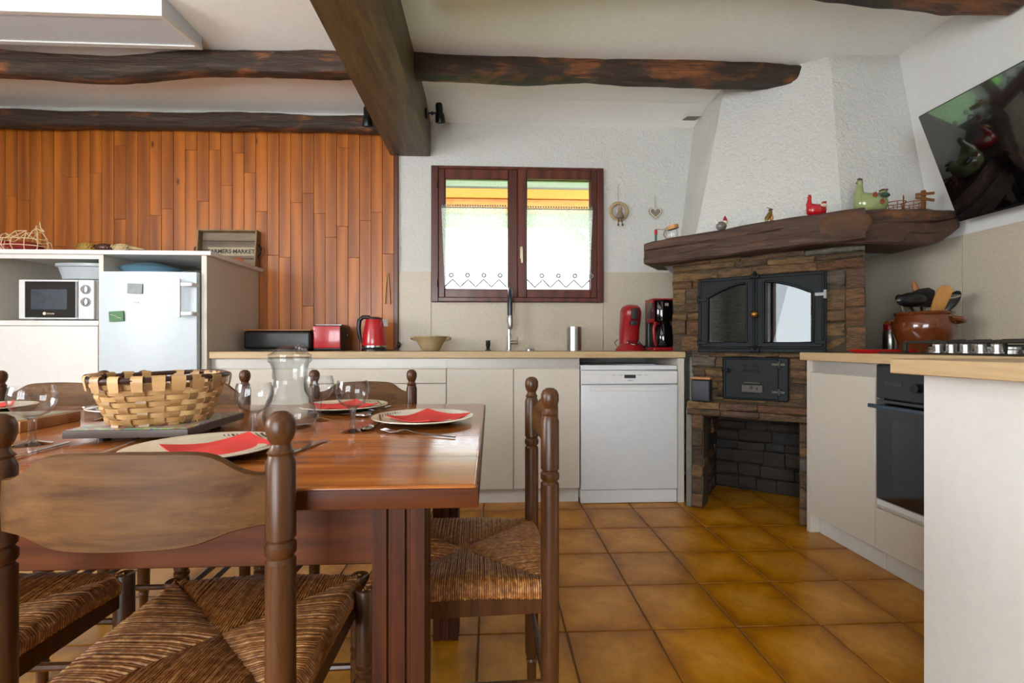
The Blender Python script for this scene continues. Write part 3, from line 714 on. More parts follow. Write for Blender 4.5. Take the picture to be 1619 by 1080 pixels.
# ------------------------------------------------------------------ mantel beam in two hewn timbers
mt = thing('mantel_beam', 'thick dark rough-hewn oak mantel over the stone fireplace', 'mantel', (A[0], A[1], 0), AZ)
def timber(stations, seed, n=8):
    """stations: (centre-front point x,y ; inward dir ; depth ; z0 ; z1)"""
    bm = B(); rings = []
    for i, (p, dirv, dep, z0, z1) in enumerate(stations):
        p = Vector((p[0], p[1], 0)); d = Vector((dirv[0], dirv[1], 0)).normalized(); r = []
        hz = z1 - z0
        ck = max(0.0, 0.004 + 0.022 * noise.noise((i * 0.35, 3.3, seed + 8))); ck2 = max(0.0, 0.002 + 0.02 * noise.noise((i * 0.3, 9.1, seed + 2)))
        prof = [(0.016, 0.0), (0.002, 0.05), (0.0, 0.26), (0.0, 0.30), (ck2, 0.32), (0.0, 0.35), (-0.002, 0.54), (0.0, 0.60), (ck, 0.635), (0.001, 0.67), (0.0, 0.93), (0.010, 1.0), (0.5, 1.0), (1.0, 1.0), (1.0, 0.0), (0.5, 0.0)]
        for k, (a, b) in enumerate(prof):
            off = a if k < 12 else a * dep
            jn = noise.noise((i * 0.55, k * 0.25, seed)) * 0.011
            q = p + d * (off + (jn if k < 12 else 0)); r.append((q.x, q.y, z0 + hz * b + (noise.noise((i * 0.4, k * 0.2, seed + 4)) * 0.006)))
        rings.append(r)
    loft(bm, rings); return bm
st = []
for i in range(22):
    s = -0.228 + (0.86 + 0.228) * i / 21
    z1 = 1.598 + 0.042 * min(1, (s + 0.228) / 0.75); z0 = 1.462 + 0.022 * max(0, min(1, (s + 0.1) / 0.7))
    if i == 0: z0 += 0.008; z1 -= 0.006
    st.append(((s, -0.10 + (0.004 if i == 0 else 0)), (0, 1), 0.30, z0, z1))
obj('left_timber', timber(st, 2.0), M_mantel, mt, ang=30)
# right timber in the same local frame: runs level with the back wall from the corner to the right wall
ca, sa = math.cos(-AZ), math.sin(-AZ)
def wl(x, y):  # world to fireplace local
    dx, dy = x - A[0], y - A[1]; return (dx * ca - dy * sa, dx * sa + dy * ca)
st = []
dl = wl(A[0], A[1] + 1)
for i in range(14):
    f = i / 13; X = 1.765 + (2.315 - 1.765) * f; Yf = 2.262 - 0.055 * math.sin(f * PI * 0.75)
    z1 = 1.640 - 0.004 * f; z0 = 1.482 - 0.022 * math.sin(min(1, f * 1.35) * PI / 2) + 0.085 * max(0, (f - 0.68) / 0.32) ** 1.6
    st.append((wl(X, Yf), dl, 0.22, z0, z1))
obj('right_timber', timber(st, 7.0), M_mantel, mt, ang=30)
# bulging sawn end of the left timber where the two meet
bm = B(); ell(bm, (0.775, -0.092, 1.566), 0.115, 0.016, 0.076, 22, 12); obj('sawn_knot', bm, wood('sawn_knot_wood', '#35231a', '#634630', 'X', 3.0, 0.6, 0.0, stretch=2, spec=0.2), mt)
# ================================================================== BASE UNITS ALONG THE BACK WALL
random.seed(11)
DF = 2.856; WT0, WT1 = 0.892, 0.932
def base_unit(x0, x1, fronts, label, name='base_cabinet'):
    t = thing(name, label, 'cabinet', ((x0 + x1) / 2, DF, 0), 0, 'cream base cabinets along the back wall')
    w = (x1 - x0) / 2
    bm = B(); box(bm, -w + 0.001, w - 0.001, 0.02, 0.58, 0.095, WT0 - 0.001); obj('body', bm, M_cab, t, smooth=False)
    bm = B(); box(bm, -w, w, 0.05, 0.07, 0.0, 0.094); obj('plinth', bm, M_kick, t, smooth=False)
    bm = B(); box(bm, -w, w, 0.012, 0.03, 0.832, WT0 - 0.002); obj('handle_rail', bm, M_rail, t, smooth=False)
    for nm, a, b, z0, z1 in fronts:
        bm = B(); box(bm, a - (x0 + x1) / 2 + 0.0015, b - (x0 + x1) / 2 - 0.0015, 0, 0.019, z0, z1, 0.0015, 1); obj(nm, bm, M_cab, t)
    return t
base_unit(-1.648, -1.058, [('door', -1.648, -1.058, 0.098, 0.827)], 'cream base cabinet with one wide door beside the fridge housing')
base_unit(-1.057, -0.264, [('drawer', -1.057, -0.264, 0.742, 0.827), ('drawer', -1.057, -0.264, 0.42, 0.738), ('drawer', -1.057, -0.264, 0.098, 0.416)], 'wide cream base cabinet with a shallow top drawer')
base_unit(-0.263, 0.547, [('door', -0.263, 0.141, 0.098, 0.827), ('door', 0.142, 0.547, 0.098, 0.827)], 'cream two-door sink cabinet left of the dishwasher')
bm = B(); box(bm, 1.156, 1.196, 2.856, 3.44, 0, WT0 - 0.001, 0.001, 1); tag(obj('end_panel', bm, M_cab), 'narrow cream end panel between dishwasher and stone fireplace', 'panel')
bm = B(); box(bm, -1.645, 1.198, 2.836, YB - 0.009, WT0, WT1, 0.003, 1); tag(obj('worktop', bm, M_top), 'long pale oak worktop under the sink window', 'worktop')

# dishwasher
t = thing('dishwasher', 'white freestanding dishwasher under the worktop', 'dishwasher', (0.852, DF, 0)); w = 0.299
bm = B(); box(bm, -w, w, 0.02, 0.56, 0.02, 0.846, 0.004, 1); obj('body', bm, M_white2, t)
bm = B(); box(bm, -w, w, -0.006, 0.5, 0.818, 0.848, 0.004, 1); obj('top', bm, M_white2, t)
bm = B(); box(bm, -w, w, -0.012, 0.03, 0.732, 0.815, 0.005, 1); cp = obj('control_panel', bm, M_wplast, t)
bm = B(); box(bm, -0.033, 0.037, -0.0135, -0.010, 0.769, 0.790); obj('display', bm, plain('display_dark', '#33373b', 0.2), cp, smooth=False)
for x0, x1 in ((-0.107, -0.088), (-0.071, -0.040), (0.041, 0.073), (0.091, 0.110)):
    bm = B(); box(bm, x0, x1, -0.0132, -0.011, 0.787, 0.790); obj('button', bm, M_grey, cp, smooth=False)
worn_mark('maker_mark', 9, 0.034, 0.007, M_grey, cp, (0.003, -0.0126, 0.7545), 1)
bm = B(); box(bm, -w, w, -0.010, 0.03, 0.088, 0.728, 0.006, 2); dd = obj('door', bm, M_white2, t)
bm = B(); box(bm, -0.245, 0.245, -0.0125, -0.004, 0.688, 0.722, 0.004, 1); obj('grip_recess', bm, M_wplast, dd)
bm = B(); box(bm, -0.238, 0.238, -0.0155, -0.011, 0.716, 0.724, 0.002, 1); obj('grip_lip', bm, M_white2, dd)
bm = B(); box(bm, -w, w, 0.0, 0.03, 0.003, 0.084, 0.003, 1); obj('plinth', bm, M_white2, t)
bm = B(); prism(bm, [(0.02, 0.03), (0.22, 0.02), (0.235, 0.22), (0.03, 0.24)], 0, 0.004); tag(obj('sheet', bm, plain('grey_paper', '#9aa2ad', 0.6), None, (0.80, DF + 0.01, 0.8485)), 'thin grey folder lying on top of the dishwasher', 'folder')

# ================================================================== TALL HOUSING ON THE LEFT
t = thing('tall_housing', 'tall cream cabinet with open niches holding microwave and fridge', 'cabinet', (-2.25, 2.83, 0))
ox, oy = -2.25, 2.83
def part(nm, x0, x1, y0, y1, z0, z1, m, bev=0.001, par=None):
    bm = B(); box(bm, x0 - ox, x1 - ox, y0 - oy, y1 - oy, z0, z1, bev, 1); return obj(nm, bm, m, par or t)
part('top_panel', -2.90, -1.62, 2.812, 3.455, 1.493, 1.517, M_cabw)
part('side_panel', -1.680, -1.650, 2.825, 3.445, 0, 1.493, M_cab)
part('partition', -2.255, -2.229, 2.825, 3.40, 0, 1.493, M_cab)
part('side_panel', -2.90, -2.875, 2.825, 3.40, 0, 1.493, M_cab)
part('upper_rail', -2.875, -2.255, 2.83, 2.85, 1.468, 1.493, M_cabw)
part('shelf', -2.875, -2.255, 2.822, 3.40, 1.083, 1.112, M_cabw)
part('back_panel', -2.875, -1.68, 3.40, 3.415, 0, 1.493, M_cab)
part('door', -2.873, -2.257, 2.820, 2.838, 0.10, 1.080, M_cabw)
part('plinth', -2.873, -2.257, 2.86, 2.88, 0.0, 0.098, M_kick)

# fridge
t = thing('fridge', 'white fridge with vertical bar handle in the tall housing', 'fridge', (-1.955, 2.83, 0)); w = 0.262
bm = B(); box(bm, -w, w, 0.0, 0.52, 0.02, 1.382, 0.006, 2); obj('body', bm, M_white, t)
bm = B(); n = 16; pts = [(-w - 0.006, -0.004)] + [(-w - 0.006 + (2 * w + 0.012) * i / n, -0.038 - 0.014 * math.sin(PI * i / n)) for i in range(n + 1)] + [(w + 0.006, -0.004)]
prism(bm, pts, 0.10, 1.390); dr = obj('door', bm, M_white, t)
bm = B(); box(bm, -w, w, -0.01, 0.3, 0.02, 0.095); obj('plinth', bm, M_wplast, t, smooth=False)
bm = B(); box(bm, 0.186, 0.206, -0.088, -0.072, 1.128, 1.345, 0.005, 2)
for z in (1.315, 1.150): box(bm, 0.19, w + 0.004, -0.082, -0.070, z - 0.011, z + 0.011, 0.003, 1); box(bm, w - 0.02, w + 0.007, -0.08, -0.01, z - 0.011, z + 0.011, 0.003, 1)
obj('door_handle', bm, M_wplast, dr)
worn_mark('maker_mark', 8, 0.085, 0.014, plain('silver_letter', '#f2f4f5', 0.3), dr, (-0.035, -0.0528, 1.215), 2)
def card(nm, x, z, w_, h_, m, lab, tilt):
    bm = B(); box(bm, -w_/2, w_/2, -0.002, 0.002, -h_/2, h_/2, 0.001, 1); o = obj(nm, bm, m, None, (x, 2.830 - 0.0565, z), (0, tilt, 0)); tag(o, lab, 'magnet', 'fridge magnets'); return o
card('photo_magnet', -2.016, 1.292, 0.083, 0.057, M_photo, 'small grey photo magnet high on the fridge door', 0.03)
g = card('map_magnet', -2.118, 1.134, 0.080, 0.058, M_green, 'small green picture magnet on the fridge door', -0.06)
bm = B(); tube(bm, [(-0.03, -0.003, 0.012), (-0.005, -0.0035, 0.004), (0.01, -0.003, -0.008), (0.028, -0.003, -0.012)], 0.0016, 4); obj('drawn_line', bm, M_ivory, g)
# things above the fridge and in the microwave niche
bm = B(); lathe(bm, [(0.0, 0), (0.10, 0), (0.135, 0.028), (0.145, 0.03), (0.13, 0.034), (0.05, 0.052), (0.0, 0.056)], (0, 0, 0), 28, Matrix.Diagonal((1.25, 0.9, 1.55, 1))); tag(obj('storage_dish', bm, M_blue, None, (-2.08, 2.99, 1.391)), 'blue domed plastic dish on top of the fridge', 'dish')
t = thing('microwave', 'white microwave oven with black window and two round dials', 'microwave', (-2.532, 2.895, 1.113)); w = 0.213
bm = B(); box(bm, -w, w, 0, 0.34, 0.008, 0.243, 0.005, 2); obj('body', bm, M_wplast, t)
bm = B(); box(bm, -w + 0.002, 0.122, -0.022, -0.001, 0.01, 0.240, 0.006, 2); d = obj('door', bm, M_wplast, t)
bm = B(); box(bm, -0.175, 0.108, -0.0245, -0.02, 0.018, 0.230, 0.002, 1); obj('black_glass', bm, M_blackg, d)
bm = B(); box(bm, -0.140, 0.062, -0.0255, -0.0235, 0.066, 0.184, 0.001, 1); obj('mesh_window', bm, plain('meshed_window', '#39424c', 0.25, var=0.3), d)
worn_mark('maker_mark', 6, 0.042, 0.009, M_ivory, d, (-0.030, -0.0255, 0.041), 3)
bm = B(); lathe(bm, [(0.009, 0), (0.009, 0.001)], (0, 0, 0), 16, Matrix.Translation((-0.064, -0.0245, 0.042)) @ Matrix.Rotation(PI/2, 4, 'X')); obj('round_emblem', bm, M_ivory, d)
bm = B(); box(bm, 0.108, 0.121, -0.026, -0.02, 0.018, 0.230, 0.002, 1); obj('door_strip', bm, M_grey, d)
bm = B(); box(bm, 0.124, w - 0.002, -0.022, -0.001, 0.01, 0.240, 0.005, 2); obj('control_panel', bm, M_wplast, t)
for z in (0.183, 0.110):
    bm = B(); R = Matrix.Translation((0.167, -0.022, z)) @ Matrix.Rotation(PI/2, 4, 'X'); lathe(bm, [(0.027, 0), (0.027, 0.004), (0.021, 0.006)], (0, 0, 0), 24, R); dl_ = obj('dial', bm, M_grey, t)
    bm = B(); lathe(bm, [(0.019, 0.005), (0.019, 0.016), (0.0, 0.018)], (0, 0, 0), 24, R); box(bm, 0.163, 0.171, -0.043, -0.034, z - 0.02, z + 0.02, 0.002, 1); obj('dial_grip', bm, M_chrome, dl_)
for q in (-1, 1):
    bm = B(); lathe(bm, [(0.012, 0), (0.012, 0.009)], (q * 0.17, 0.04, 0.0), 10); obj('foot', bm, M_black, t)
bm = B(); box(bm, -0.16, 0.19, -0.03, 0.18, 0, 0.006, 0.002, 1); tag(obj('chopping_sheet', bm, M_wplast, None, (-2.48, 2.98, 1.357)), 'thin white sheet lying on the microwave', 'sheet')
bm = B(); vv = loft(bm, [[(sx * math.cos(2*PI*i/40) * abs(math.cos(2*PI*i/40)) ** -0.4 if abs(math.cos(2*PI*i/40)) > 1e-4 else 0, sy * math.sin(2*PI*i/40) * (abs(math.sin(2*PI*i/40)) ** -0.4 if abs(math.sin(2*PI*i/40)) > 1e-4 else 0), z) for i in range(40)] for sx, sy, z in ((0.10, 0.07, 0.0), (0.145, 0.105, 0.002), (0.162, 0.12, 0.070), (0.174, 0.132, 0.076), (0.174, 0.132, 0.092), (0.165, 0.122, 0.093), (0.145, 0.105, 0.02))])
tag(obj('plastic_tub', bm, M_box, None, (-2.432, 3.02, 1.3635), ang=45), 'translucent grey plastic tub stacked above the microwave', 'tub')

# on top of the housing -------------------------------------------------
def wpath(bm, pts, r=0.0028, loop=False): tube(bm, pts, r, 5, loop=loop)
t = thing('wire_hen_basket', 'cream wire egg basket shaped like a hen on the tall housing', 'basket', (-2.755, 2.93, 1.517))
bm = B()
for q, (zz, rx, ry) in enumerate(((0.003, 0.105, 0.075), (0.035, 0.125, 0.09), (0.075, 0.118, 0.085))):
    wpath(bm, [(rx * math.cos(a), ry * math.sin(a), zz) for a in [2*PI*i/28 for i in range(28)]], 0.0026, True)
for i in range(12):
    a = 2 * PI * i / 12; wpath(bm, [(0.105*math.cos(a), 0.075*math.sin(a), 0.003), (0.128*math.cos(a), 0.093*math.sin(a), 0.035), (0.118*math.cos(a), 0.085*math.sin(a), 0.075)], 0.0024)
obj('body', bm, M_wire, t)
bm = B()
for s in (-1, 1):
    y = 0.03 * s
    wpath(bm, [(-0.118, y, 0.075), (-0.125, y * 0.5, 0.105), (-0.115, 0, 0.118), (-0.06, y, 0.09)], 0.0028)
    wpath(bm, [(-0.09, y, 0.078), (-0.03, y, 0.125), (0.03, y, 0.128), (-0.02, y*2, 0.080)]); wpath(bm, [(-0.03, y, 0.125), (0.02, y*2.2, 0.078)]); wpath(bm, [(0.03, y, 0.128), (0.035, y*1.5, 0.075)])
obj('back_handle', bm, M_wire, t)
bm = B()
for s in (-1, 1):
    y = 0.018 * s
    wpath(bm, [(0.10, y*2, 0.07), (0.082, y, 0.12), (0.068, y*0.5, 0.14), (0.06, 0, 0.148), (0.045, y*0.4, 0.132), (0.04, y*2, 0.075)]); wpath(bm, [(0.07, y, 0.145), (0.105, 0, 0.128), (0.09, y, 0.118)])
wpath(bm, [(0.058, 0, 0.146), (0.058, 0, 0.162), (0.07, 0, 0.160), (0.078, 0, 0.186), (0.084, 0, 0.150), (0.106, 0, 0.128)]); wpath(bm, [(0.11, 0, 0.085), (0.118, 0, 0.075), (0.11, 0, 0.068), (0.102, 0, 0.075)], 0.0026, True)
obj('head', bm, M_wire, t)
bm = B(); ell(bm, (0, 0, 0.035), 0.09, 0.06, 0.032, 18, 10); tag(obj('red_cloth', bm, plain('red_cloth', '#8e1f22', 0.9, var=0.3), None, (-2.755, 2.93, 1.5175), ang=180), 'red cloth bundle inside the wire hen basket', 'cloth')
bm = B(); ell(bm, (0, 0, 0.05), 0.05, 0.05, 0.05, 16, 10); tag(obj('red_ball', bm, M_redd, None, (-2.995, 3.05, 1.517)), 'red round object at the left picture edge above the cabinet', 'ornament')
t = thing('dried_corn_braid', 'short braid of dried corn lying on the tall housing', 'decoration', (-2.27, 2.88, 1.517))
for k, x in enumerate((-0.10, 0.0, 0.10)):
    bm = B(); ell(bm, (x, 0, 0.028), 0.055, 0.022, 0.024 + 0.006 * (k == 0), 14, 8)
    for q in range(16): ell(bm, (x - 0.045 + 0.006 * q, -0.016, 0.03 + 0.008 * math.sin(q * 2.1)), 0.006, 0.007, 0.006, 6, 4)
    obj('cob', bm, (M_corn, M_brownp, M_straw)[k], t)
bm = B(); tube(bm, [(-0.15, 0, 0.03), (0, 0.005, 0.036), (0.15, 0.0, 0.03), (0.22, 0.01, 0.02)], [0.006, 0.012, 0.01, 0.004], 6); obj('husk', bm, M_straw, t)
# farmers market tray leaning on the boarding
t = thing('market_tray', 'weathered wooden serving tray with black handles and market lettering', 'tray', (-1.845, 3.395, 1.518)); t.rotation_euler = (-0.10, 0, 0)
for k in range(4):
    bm = B(); box(bm, -0.195, 0.195, 0.024, 0.034, 0.006 + k * 0.064, 0.068 + k * 0.064, 0.002, 1); obj('base_slat', bm, M_greyw, t)
for nm, a in (('side_rail', (-0.205, -0.193, -0.025, 0.036, 0, 0.265)), ('side_rail', (0.193, 0.205, -0.025, 0.036, 0, 0.265)), ('long_rail', (-0.193, 0.193, -0.025, 0.036, 0.256, 0.265)), ('long_rail', (-0.193, 0.193, -0.025, 0.036, 0.0, 0.008))):
    bm = B(); box(bm, *a, 0.002, 1); obj(nm, bm, wood('tray_rail_wood', '#6d5738', '#98805a', 'Z', 1, 0.7, 0, stretch=8), t)
for s in (-1, 1):
    bm = B(); tube(bm, [(s * 0.206, 0.005, 0.075), (s * 0.226, 0.0, 0.10), (s * 0.228, 0.0, 0.135), (s * 0.206, 0.005, 0.165)], 0.0055, 6); obj('handle', bm, M_black, t)
bm = B(); box(bm, -0.15, 0.185, 0.0215, 0.0245, 0.090, 0.150); obj('pale_label', bm, plain('pale_label', '#b6a68a', 0.7, var=0.15), t, smooth=False)
text_obj('lettering', 'FARMERS·MARKET', 0.040, M_black, t, (0.012, 0.021, 0.120), FR, bold=0.0012)
bm = B(); prism(bm, [(0.0, 0.0)] + [((0.052 if i % 2 else 0.036) * math.cos(PI * i / 18), (0.052 if i % 2 else 0.036) * math.sin(PI * i / 18)) for i in range(19)], 0, 0.002, Matrix(((1, 0, 0, 0.06), (0, 0, -1, 0.0235), (0, 1, 0, 0.035), (0, 0, 0, 1)))); obj('sunburst_print', bm, plain('orange_print', '#a5562a', 0.7), t, smooth=False)

# ================================================================== ON THE BACK WORKTOP
ZT = WT1
t = thing('bread_box', 'matt black bread box with wooden lid on the worktop', 'bread box', (-1.39, 3.18, ZT))
bm = B(); box(bm, -0.215, 0.215, -0.04, 0.20, 0.012, 0.132, 0.02, 3); box(bm, -0.19, 0.19, -0.02, 0.18, 0, 0.014); obj('body', bm, M_black, t)
bm = B(); box(bm, -0.216, 0.216, -0.041, 0.201, 0.133, 0.142, 0.004, 2); obj('lid', bm, M_board, t)
t = thing('toaster', 'red and black two-slot toaster beside the kettle', 'toaster', (-1.08, 3.20, ZT))
bm = B(); box(bm, -0.095, 0.095, -0.02, 0.18, 0.0, 0.172, 0.012, 3); obj('body', bm, M_black, t)
bm = B(); box(bm, -0.090, 0.086, -0.028, -0.018, 0.020, 0.166, 0.006, 2); obj('front_panel', bm, M_red, t)
bm = B(); box(bm, -0.085, 0.09, 0.0, 0.165, 0.170, 0.178, 0.003, 1); tp = obj('top_plate', bm, M_steel, t)
for y in (0.045, 0.115):
    bm = B(); box(bm, -0.07, 0.075, y - 0.012, y + 0.012, 0.1765, 0.1795); obj('slot', bm, M_dark, tp, smooth=False)
bm = B(); box(bm, 0.094, 0.112, 0.06, 0.10, 0.10, 0.115, 0.004, 2); obj('lever', bm, M_black, t)
t = thing('kettle', 'shiny red electric kettle with black base and handle', 'kettle', (-0.775, 3.2, ZT))
bm = B(); lathe(bm, [(0, 0), (0.084, 0), (0.084, 0.010), (0.076, 0.022), (0.0, 0.024)], (0, 0, 0), 32); obj('power_base', bm, M_black, t)
bm = B(); lathe(bm, [(0.0, 0.024), (0.078, 0.024), (0.081, 0.034), (0.079, 0.075), (0.070, 0.145), (0.058, 0.205), (0.052, 0.216), (0, 0.218)], (0, 0, 0), 36); obj('jug', bm, M_red, t)
bm = B(); lathe(bm, [(0.080, 0.024), (0.0825, 0.026), (0.0825, 0.036), (0.080, 0.038)], (0, 0, 0), 36, closed=True); obj('base_ring', bm, M_chrome, t)
bm = B(); lathe(bm, [(0.055, 0.210), (0.053, 0.219), (0.03, 0.228), (0, 0.230)], (0, 0, 0), 28); tube(bm, [(-0.03, 0, 0.226), (-0.075, -0.004, 0.226), (-0.098, -0.008, 0.205), (-0.102, -0.01, 0.15), (-0.094, -0.01, 0.09), (-0.076, -0.006, 0.055)], [0.012, 0.014, 0.015, 0.014, 0.012, 0.01], 10); obj('lid_and_handle', bm, M_black, t)
bm = B(); prism(bm, [(0.030, -0.024), (0.088, 0.0), (0.030, 0.024)], 0.165, 0.212); obj('spout', bm, M_chrome, t)
bm = B(); tube(bm, [(-0.66, 3.43, 0.99), (-0.665, 3.40, 0.955), (-0.68, 3.36, 0.937), (-0.73, 3.31, 0.936)], 0.004, 6); ell(bm, (-0.657, 3.43, 0.975), 0.014, 0.02, 0.02, 10, 8); tag(obj('power_plug', bm, M_black), 'black plug and cord behind the kettle', 'plug')
t = thing('stoneware_bowl', 'beige stoneware bowl with two lug handles on the worktop', 'bowl', (-0.40, 3.2, ZT))
bm = B(); lathe(bm, [(0, 0.004), (0.05, 0.0), (0.058, 0.004), (0.068, 0.02), (0.09, 0.06), (0.108, 0.090), (0.114, 0.094), (0.112, 0.099), (0.102, 0.096), (0.08, 0.055), (0.055, 0.018), (0, 0.014)], (0, 0, 0), 36); obj('body', bm, M_clay, t)
for s in (-1, 1):
    bm = B(); tube(bm, [(s * 0.100, -0.02, 0.092), (s * 0.128, -0.018, 0.092), (s * 0.132, 0.0, 0.086), (s * 0.128, 0.018, 0.08), (s * 0.098, 0.02, 0.07)], 0.007, 8); obj('lug', bm, M_clay, t)
t = thing('soap_dispenser', 'small black built-in soap pump left of the tap', 'soap dispenser', (-0.015, 3.3, ZT))
bm = B(); lathe(bm, [(0, 0), (0.022, 0), (0.022, 0.006), (0.012, 0.010), (0.013, 0.03), (0.016, 0.034), (0.016, 0.072), (0, 0.074)], (0, 0, 0), 20); obj('pump', bm, M_black, t)
bm = B(); tube(bm, [(0, -0.01, 0.062), (0, -0.05, 0.064), (0, -0.06, 0.056)], 0.006, 8); obj('nozzle', bm, M_black, t)
t = thing('kitchen_tap', 'tall chrome kitchen tap with black flexible hose in front of the window', 'tap', (0.135, 3.34, ZT))
bm = B(); lathe(bm, [(0, 0), (0.026, 0), (0.026, 0.004), (0.0165, 0.008), (0.0165, 0.115), (0.011, 0.12), (0.011, 0.26), (0, 0.262)], (0, 0, 0), 20); obj('body', bm, M_chrome, t)
bm = B(); tube(bm, [(0.01, 0, 0.058), (0.062, 0, 0.058)], 0.014, 12); tube(bm, [(0.055, 0, 0.062), (0.060, -0.01, 0.098)], [0.006, 0.004], 8); obj('lever', bm, M_chrome, t)
arc = [(0, 0, 0.25)] + [(0, -0.09 + 0.09 * math.cos(a), 0.335 + 0.09 * math.sin(a)) for a in [PI * i / 12 for i in range(13)]] + [(0, -0.18, 0.235)]
bm = B(); tube(bm, arc, 0.0145, 12); obj('hose', bm, plain('dark_hose', '#1b2333', 0.3, coat=0.2), t)
bm = B(); lathe(bm, [(0, 0), (0.013, 0), (0.016, 0.01), (0.017, 0.08), (0.013, 0.10), (0, 0.10)], (0, -0.18, 0.145), 16); box(bm, -0.024, 0.0, -0.19, -0.17, 0.19, 0.23, 0.003, 1); tube(bm, [(0, 0, 0.20), (0, -0.16, 0.20)], 0.006, 8); obj('spray_head', bm, M_chrome, t)
t = thing('drain_knob', 'small round steel sink plug knob right of the tap', 'knob', (0.272, 3.3, ZT))
bm = B(); lathe(bm, [(0, 0), (0.019, 0), (0.019, 0.014), (0.016, 0.018), (0.0, 0.019)], (0, 0, 0), 18); obj('knob', bm, M_chrome, t)
bm = B(); lathe(bm, [(0, 0), (0.012, 0), (0.012, 0.016), (0, 0.018)], (0.026, 0.012, 0), 14); obj('stem', bm, M_grey, t)
t = thing('utensil_holder', 'empty perforated steel utensil cylinder beneath the window', 'holder', (0.592, 3.3, ZT))
bm = B(); lathe(bm, [(0, 0), (0.050, 0), (0.050, 0.168), (0.046, 0.168), (0.046, 0.006), (0, 0.006)], (0, 0, 0), 32); obj('cylinder', bm, M_steel, t)
bm = B()
for i in range(30):
    a = 2 * PI * i / 30
    for k in range(13):
        lathe(bm, [(0.0022, 0), (0.0022, 0.0008)], (0, 0, 0), 6, Matrix.Rotation(a, 4, 'Z') @ Matrix.Translation((0.0498, 0, 0.018 + k * 0.0112)) @ Matrix.Rotation(PI/2, 4, 'Y'))
obj('perforation', bm, M_dark, t, smooth=False, kind='stuff')
# pod coffee machine
t = thing('pod_coffee_machine', 'red pod coffee machine with arched body on the worktop', 'coffee machine', (0.975, 3.24, ZT))
bm = B(); lathe(bm, [(0, 0), (0.100, 0), (0.102, 0.010), (0.092, 0.024), (0.075, 0.044), (0.06, 0.05), (0, 0.05)], (0, 0, 0), 36); obj('foot', bm, M_redd, t)
bm = B(); prof = [(0.05, 0.0), (0.05, 0.27), (0.062, 0.292)]
rings = []
for z, rx, ry, oy_ in ((0.045, 0.066, 0.06, 0.03), (0.15, 0.067, 0.065, 0.025), (0.23, 0.067, 0.085, 0.0), (0.27, 0.066, 0.09, -0.005), (0.295, 0.060, 0.083, -0.002), (0.312, 0.045, 0.065, 0.004), (0.320, 0.02, 0.03, 0.01)):
    rings.append([(rx * math.cos(2*PI*i/32) * (abs(math.cos(2*PI*i/32)) + 1e-6) ** -0.25, oy_ + ry * math.sin(2*PI*i/32) * (abs(math.sin(2*PI*i/32)) + 1e-6) ** -0.2, z) for i in range(32)])
loft(bm, rings); obj('body', bm, M_redd, t, ang=50)
bm = B(); box(bm, -0.022, 0.022, -0.108, -0.06, 0.215, 0.288, 0.006, 2); box(bm, -0.024, 0.024, -0.10, -0.05, 0.175, 0.207, 0.008, 2); obj('spout', bm, plain('charcoal_plastic', '#2a2726', 0.4), t)
bm = B(); lathe(bm, [(0, 0), (0.040, 0), (0.044, 0.004), (0.040, 0.008), (0, 0.006)], (0, 0, 0), 28, Matrix.Translation((0.005, -0.045, 0.058)) @ Matrix.Rotation(0.5, 4, 'X')); obj('drip_tray', bm, M_chrome, t)
bm = B(); tube(bm, [(-0.07, 0.06, 0.08), (-0.092, 0.07, 0.06), (-0.085, 0.05, 0.035)], 0.003, 6); tube(bm, [(0.062, 0.05, 0.09), (0.085, 0.05, 0.055), (0.125, 0.06, 0.02)], 0.003, 6); ell(bm, (0.128, 0.06, 0.022), 0.012, 0.012, 0.022, 10, 8); obj('cord', bm, M_black, t)
# filter coffee machine
t = thing('filter_coffee_machine', 'tall black and red filter coffee machine next to the stone fireplace', 'coffee machine', (1.162, 3.17, ZT)); w = 0.078
bm = B(); box(bm, -w, w, -0.09, 0.09, 0.0, 0.026, 0.012, 3); obj('base', bm, M_redd, t)
bm = B(); box(bm, -w, w, 0.03, 0.09, 0.02, 0.34, 0.012, 3); obj('back_column', bm, M_black, t)
bm = B(); lathe(bm, [(0, 0.20), (0.070, 0.20), (0.074, 0.21), (0.074, 0.335), (0.07, 0.342), (0, 0.344)], (0.006, -0.01, 0), 32); hd = obj('filter_housing', bm, M_blackg, t)
bm = B(); box(bm, -w, w, -0.075, 0.09, 0.340, 0.352, 0.005, 2); box(bm, -w - 0.001, -w + 0.016, -0.07, 0.06, 0.19, 0.345, 0.004, 1); obj('red_lid', bm, M_redd, t)
bm = B(); box(bm, -w - 0.0025, -w + 0.012, -0.072, 0.04, 0.215, 0.325, 0.004, 1); obj('side_window', bm, plain('smoked_panel', '#3a2a2c', 0.2), t)
bm = B(); lathe(bm, [(0, 0.028), (0.058, 0.028), (0.066, 0.04), (0.064, 0.10), (0.055, 0.16), (0.045, 0.186), (0.05, 0.197), (0, 0.199)], (0.014, -0.02, 0), 32); obj('carafe', bm, M_blackg, t)
bm = B(); tube(bm, [(-0.03, -0.05, 0.185), (-0.062, -0.075, 0.185), (-0.074, -0.08, 0.15), (-0.070, -0.08, 0.08), (-0.055, -0.07, 0.035)], [0.010, 0.012, 0.011, 0.010, 0.009], 8); obj('carafe_handle', bm, M_redd, t)
bm = B(); 
for x0, x1, z0, z1 in ((-0.011, 0.011, 0.3185, 0.320), (-0.011, 0.011, 0.301, 0.3025), (-0.011, -0.0095, 0.301, 0.320), (0.0095, 0.011, 0.301, 0.320), (-0.006, -0.0035, 0.305, 0.316), (0.0035, 0.006, 0.305, 0.316), (-0.006, 0.006, 0.310, 0.312)): box(bm, x0 + 0.012, x1 + 0.012, -0.0855, -0.083, z0, z1)
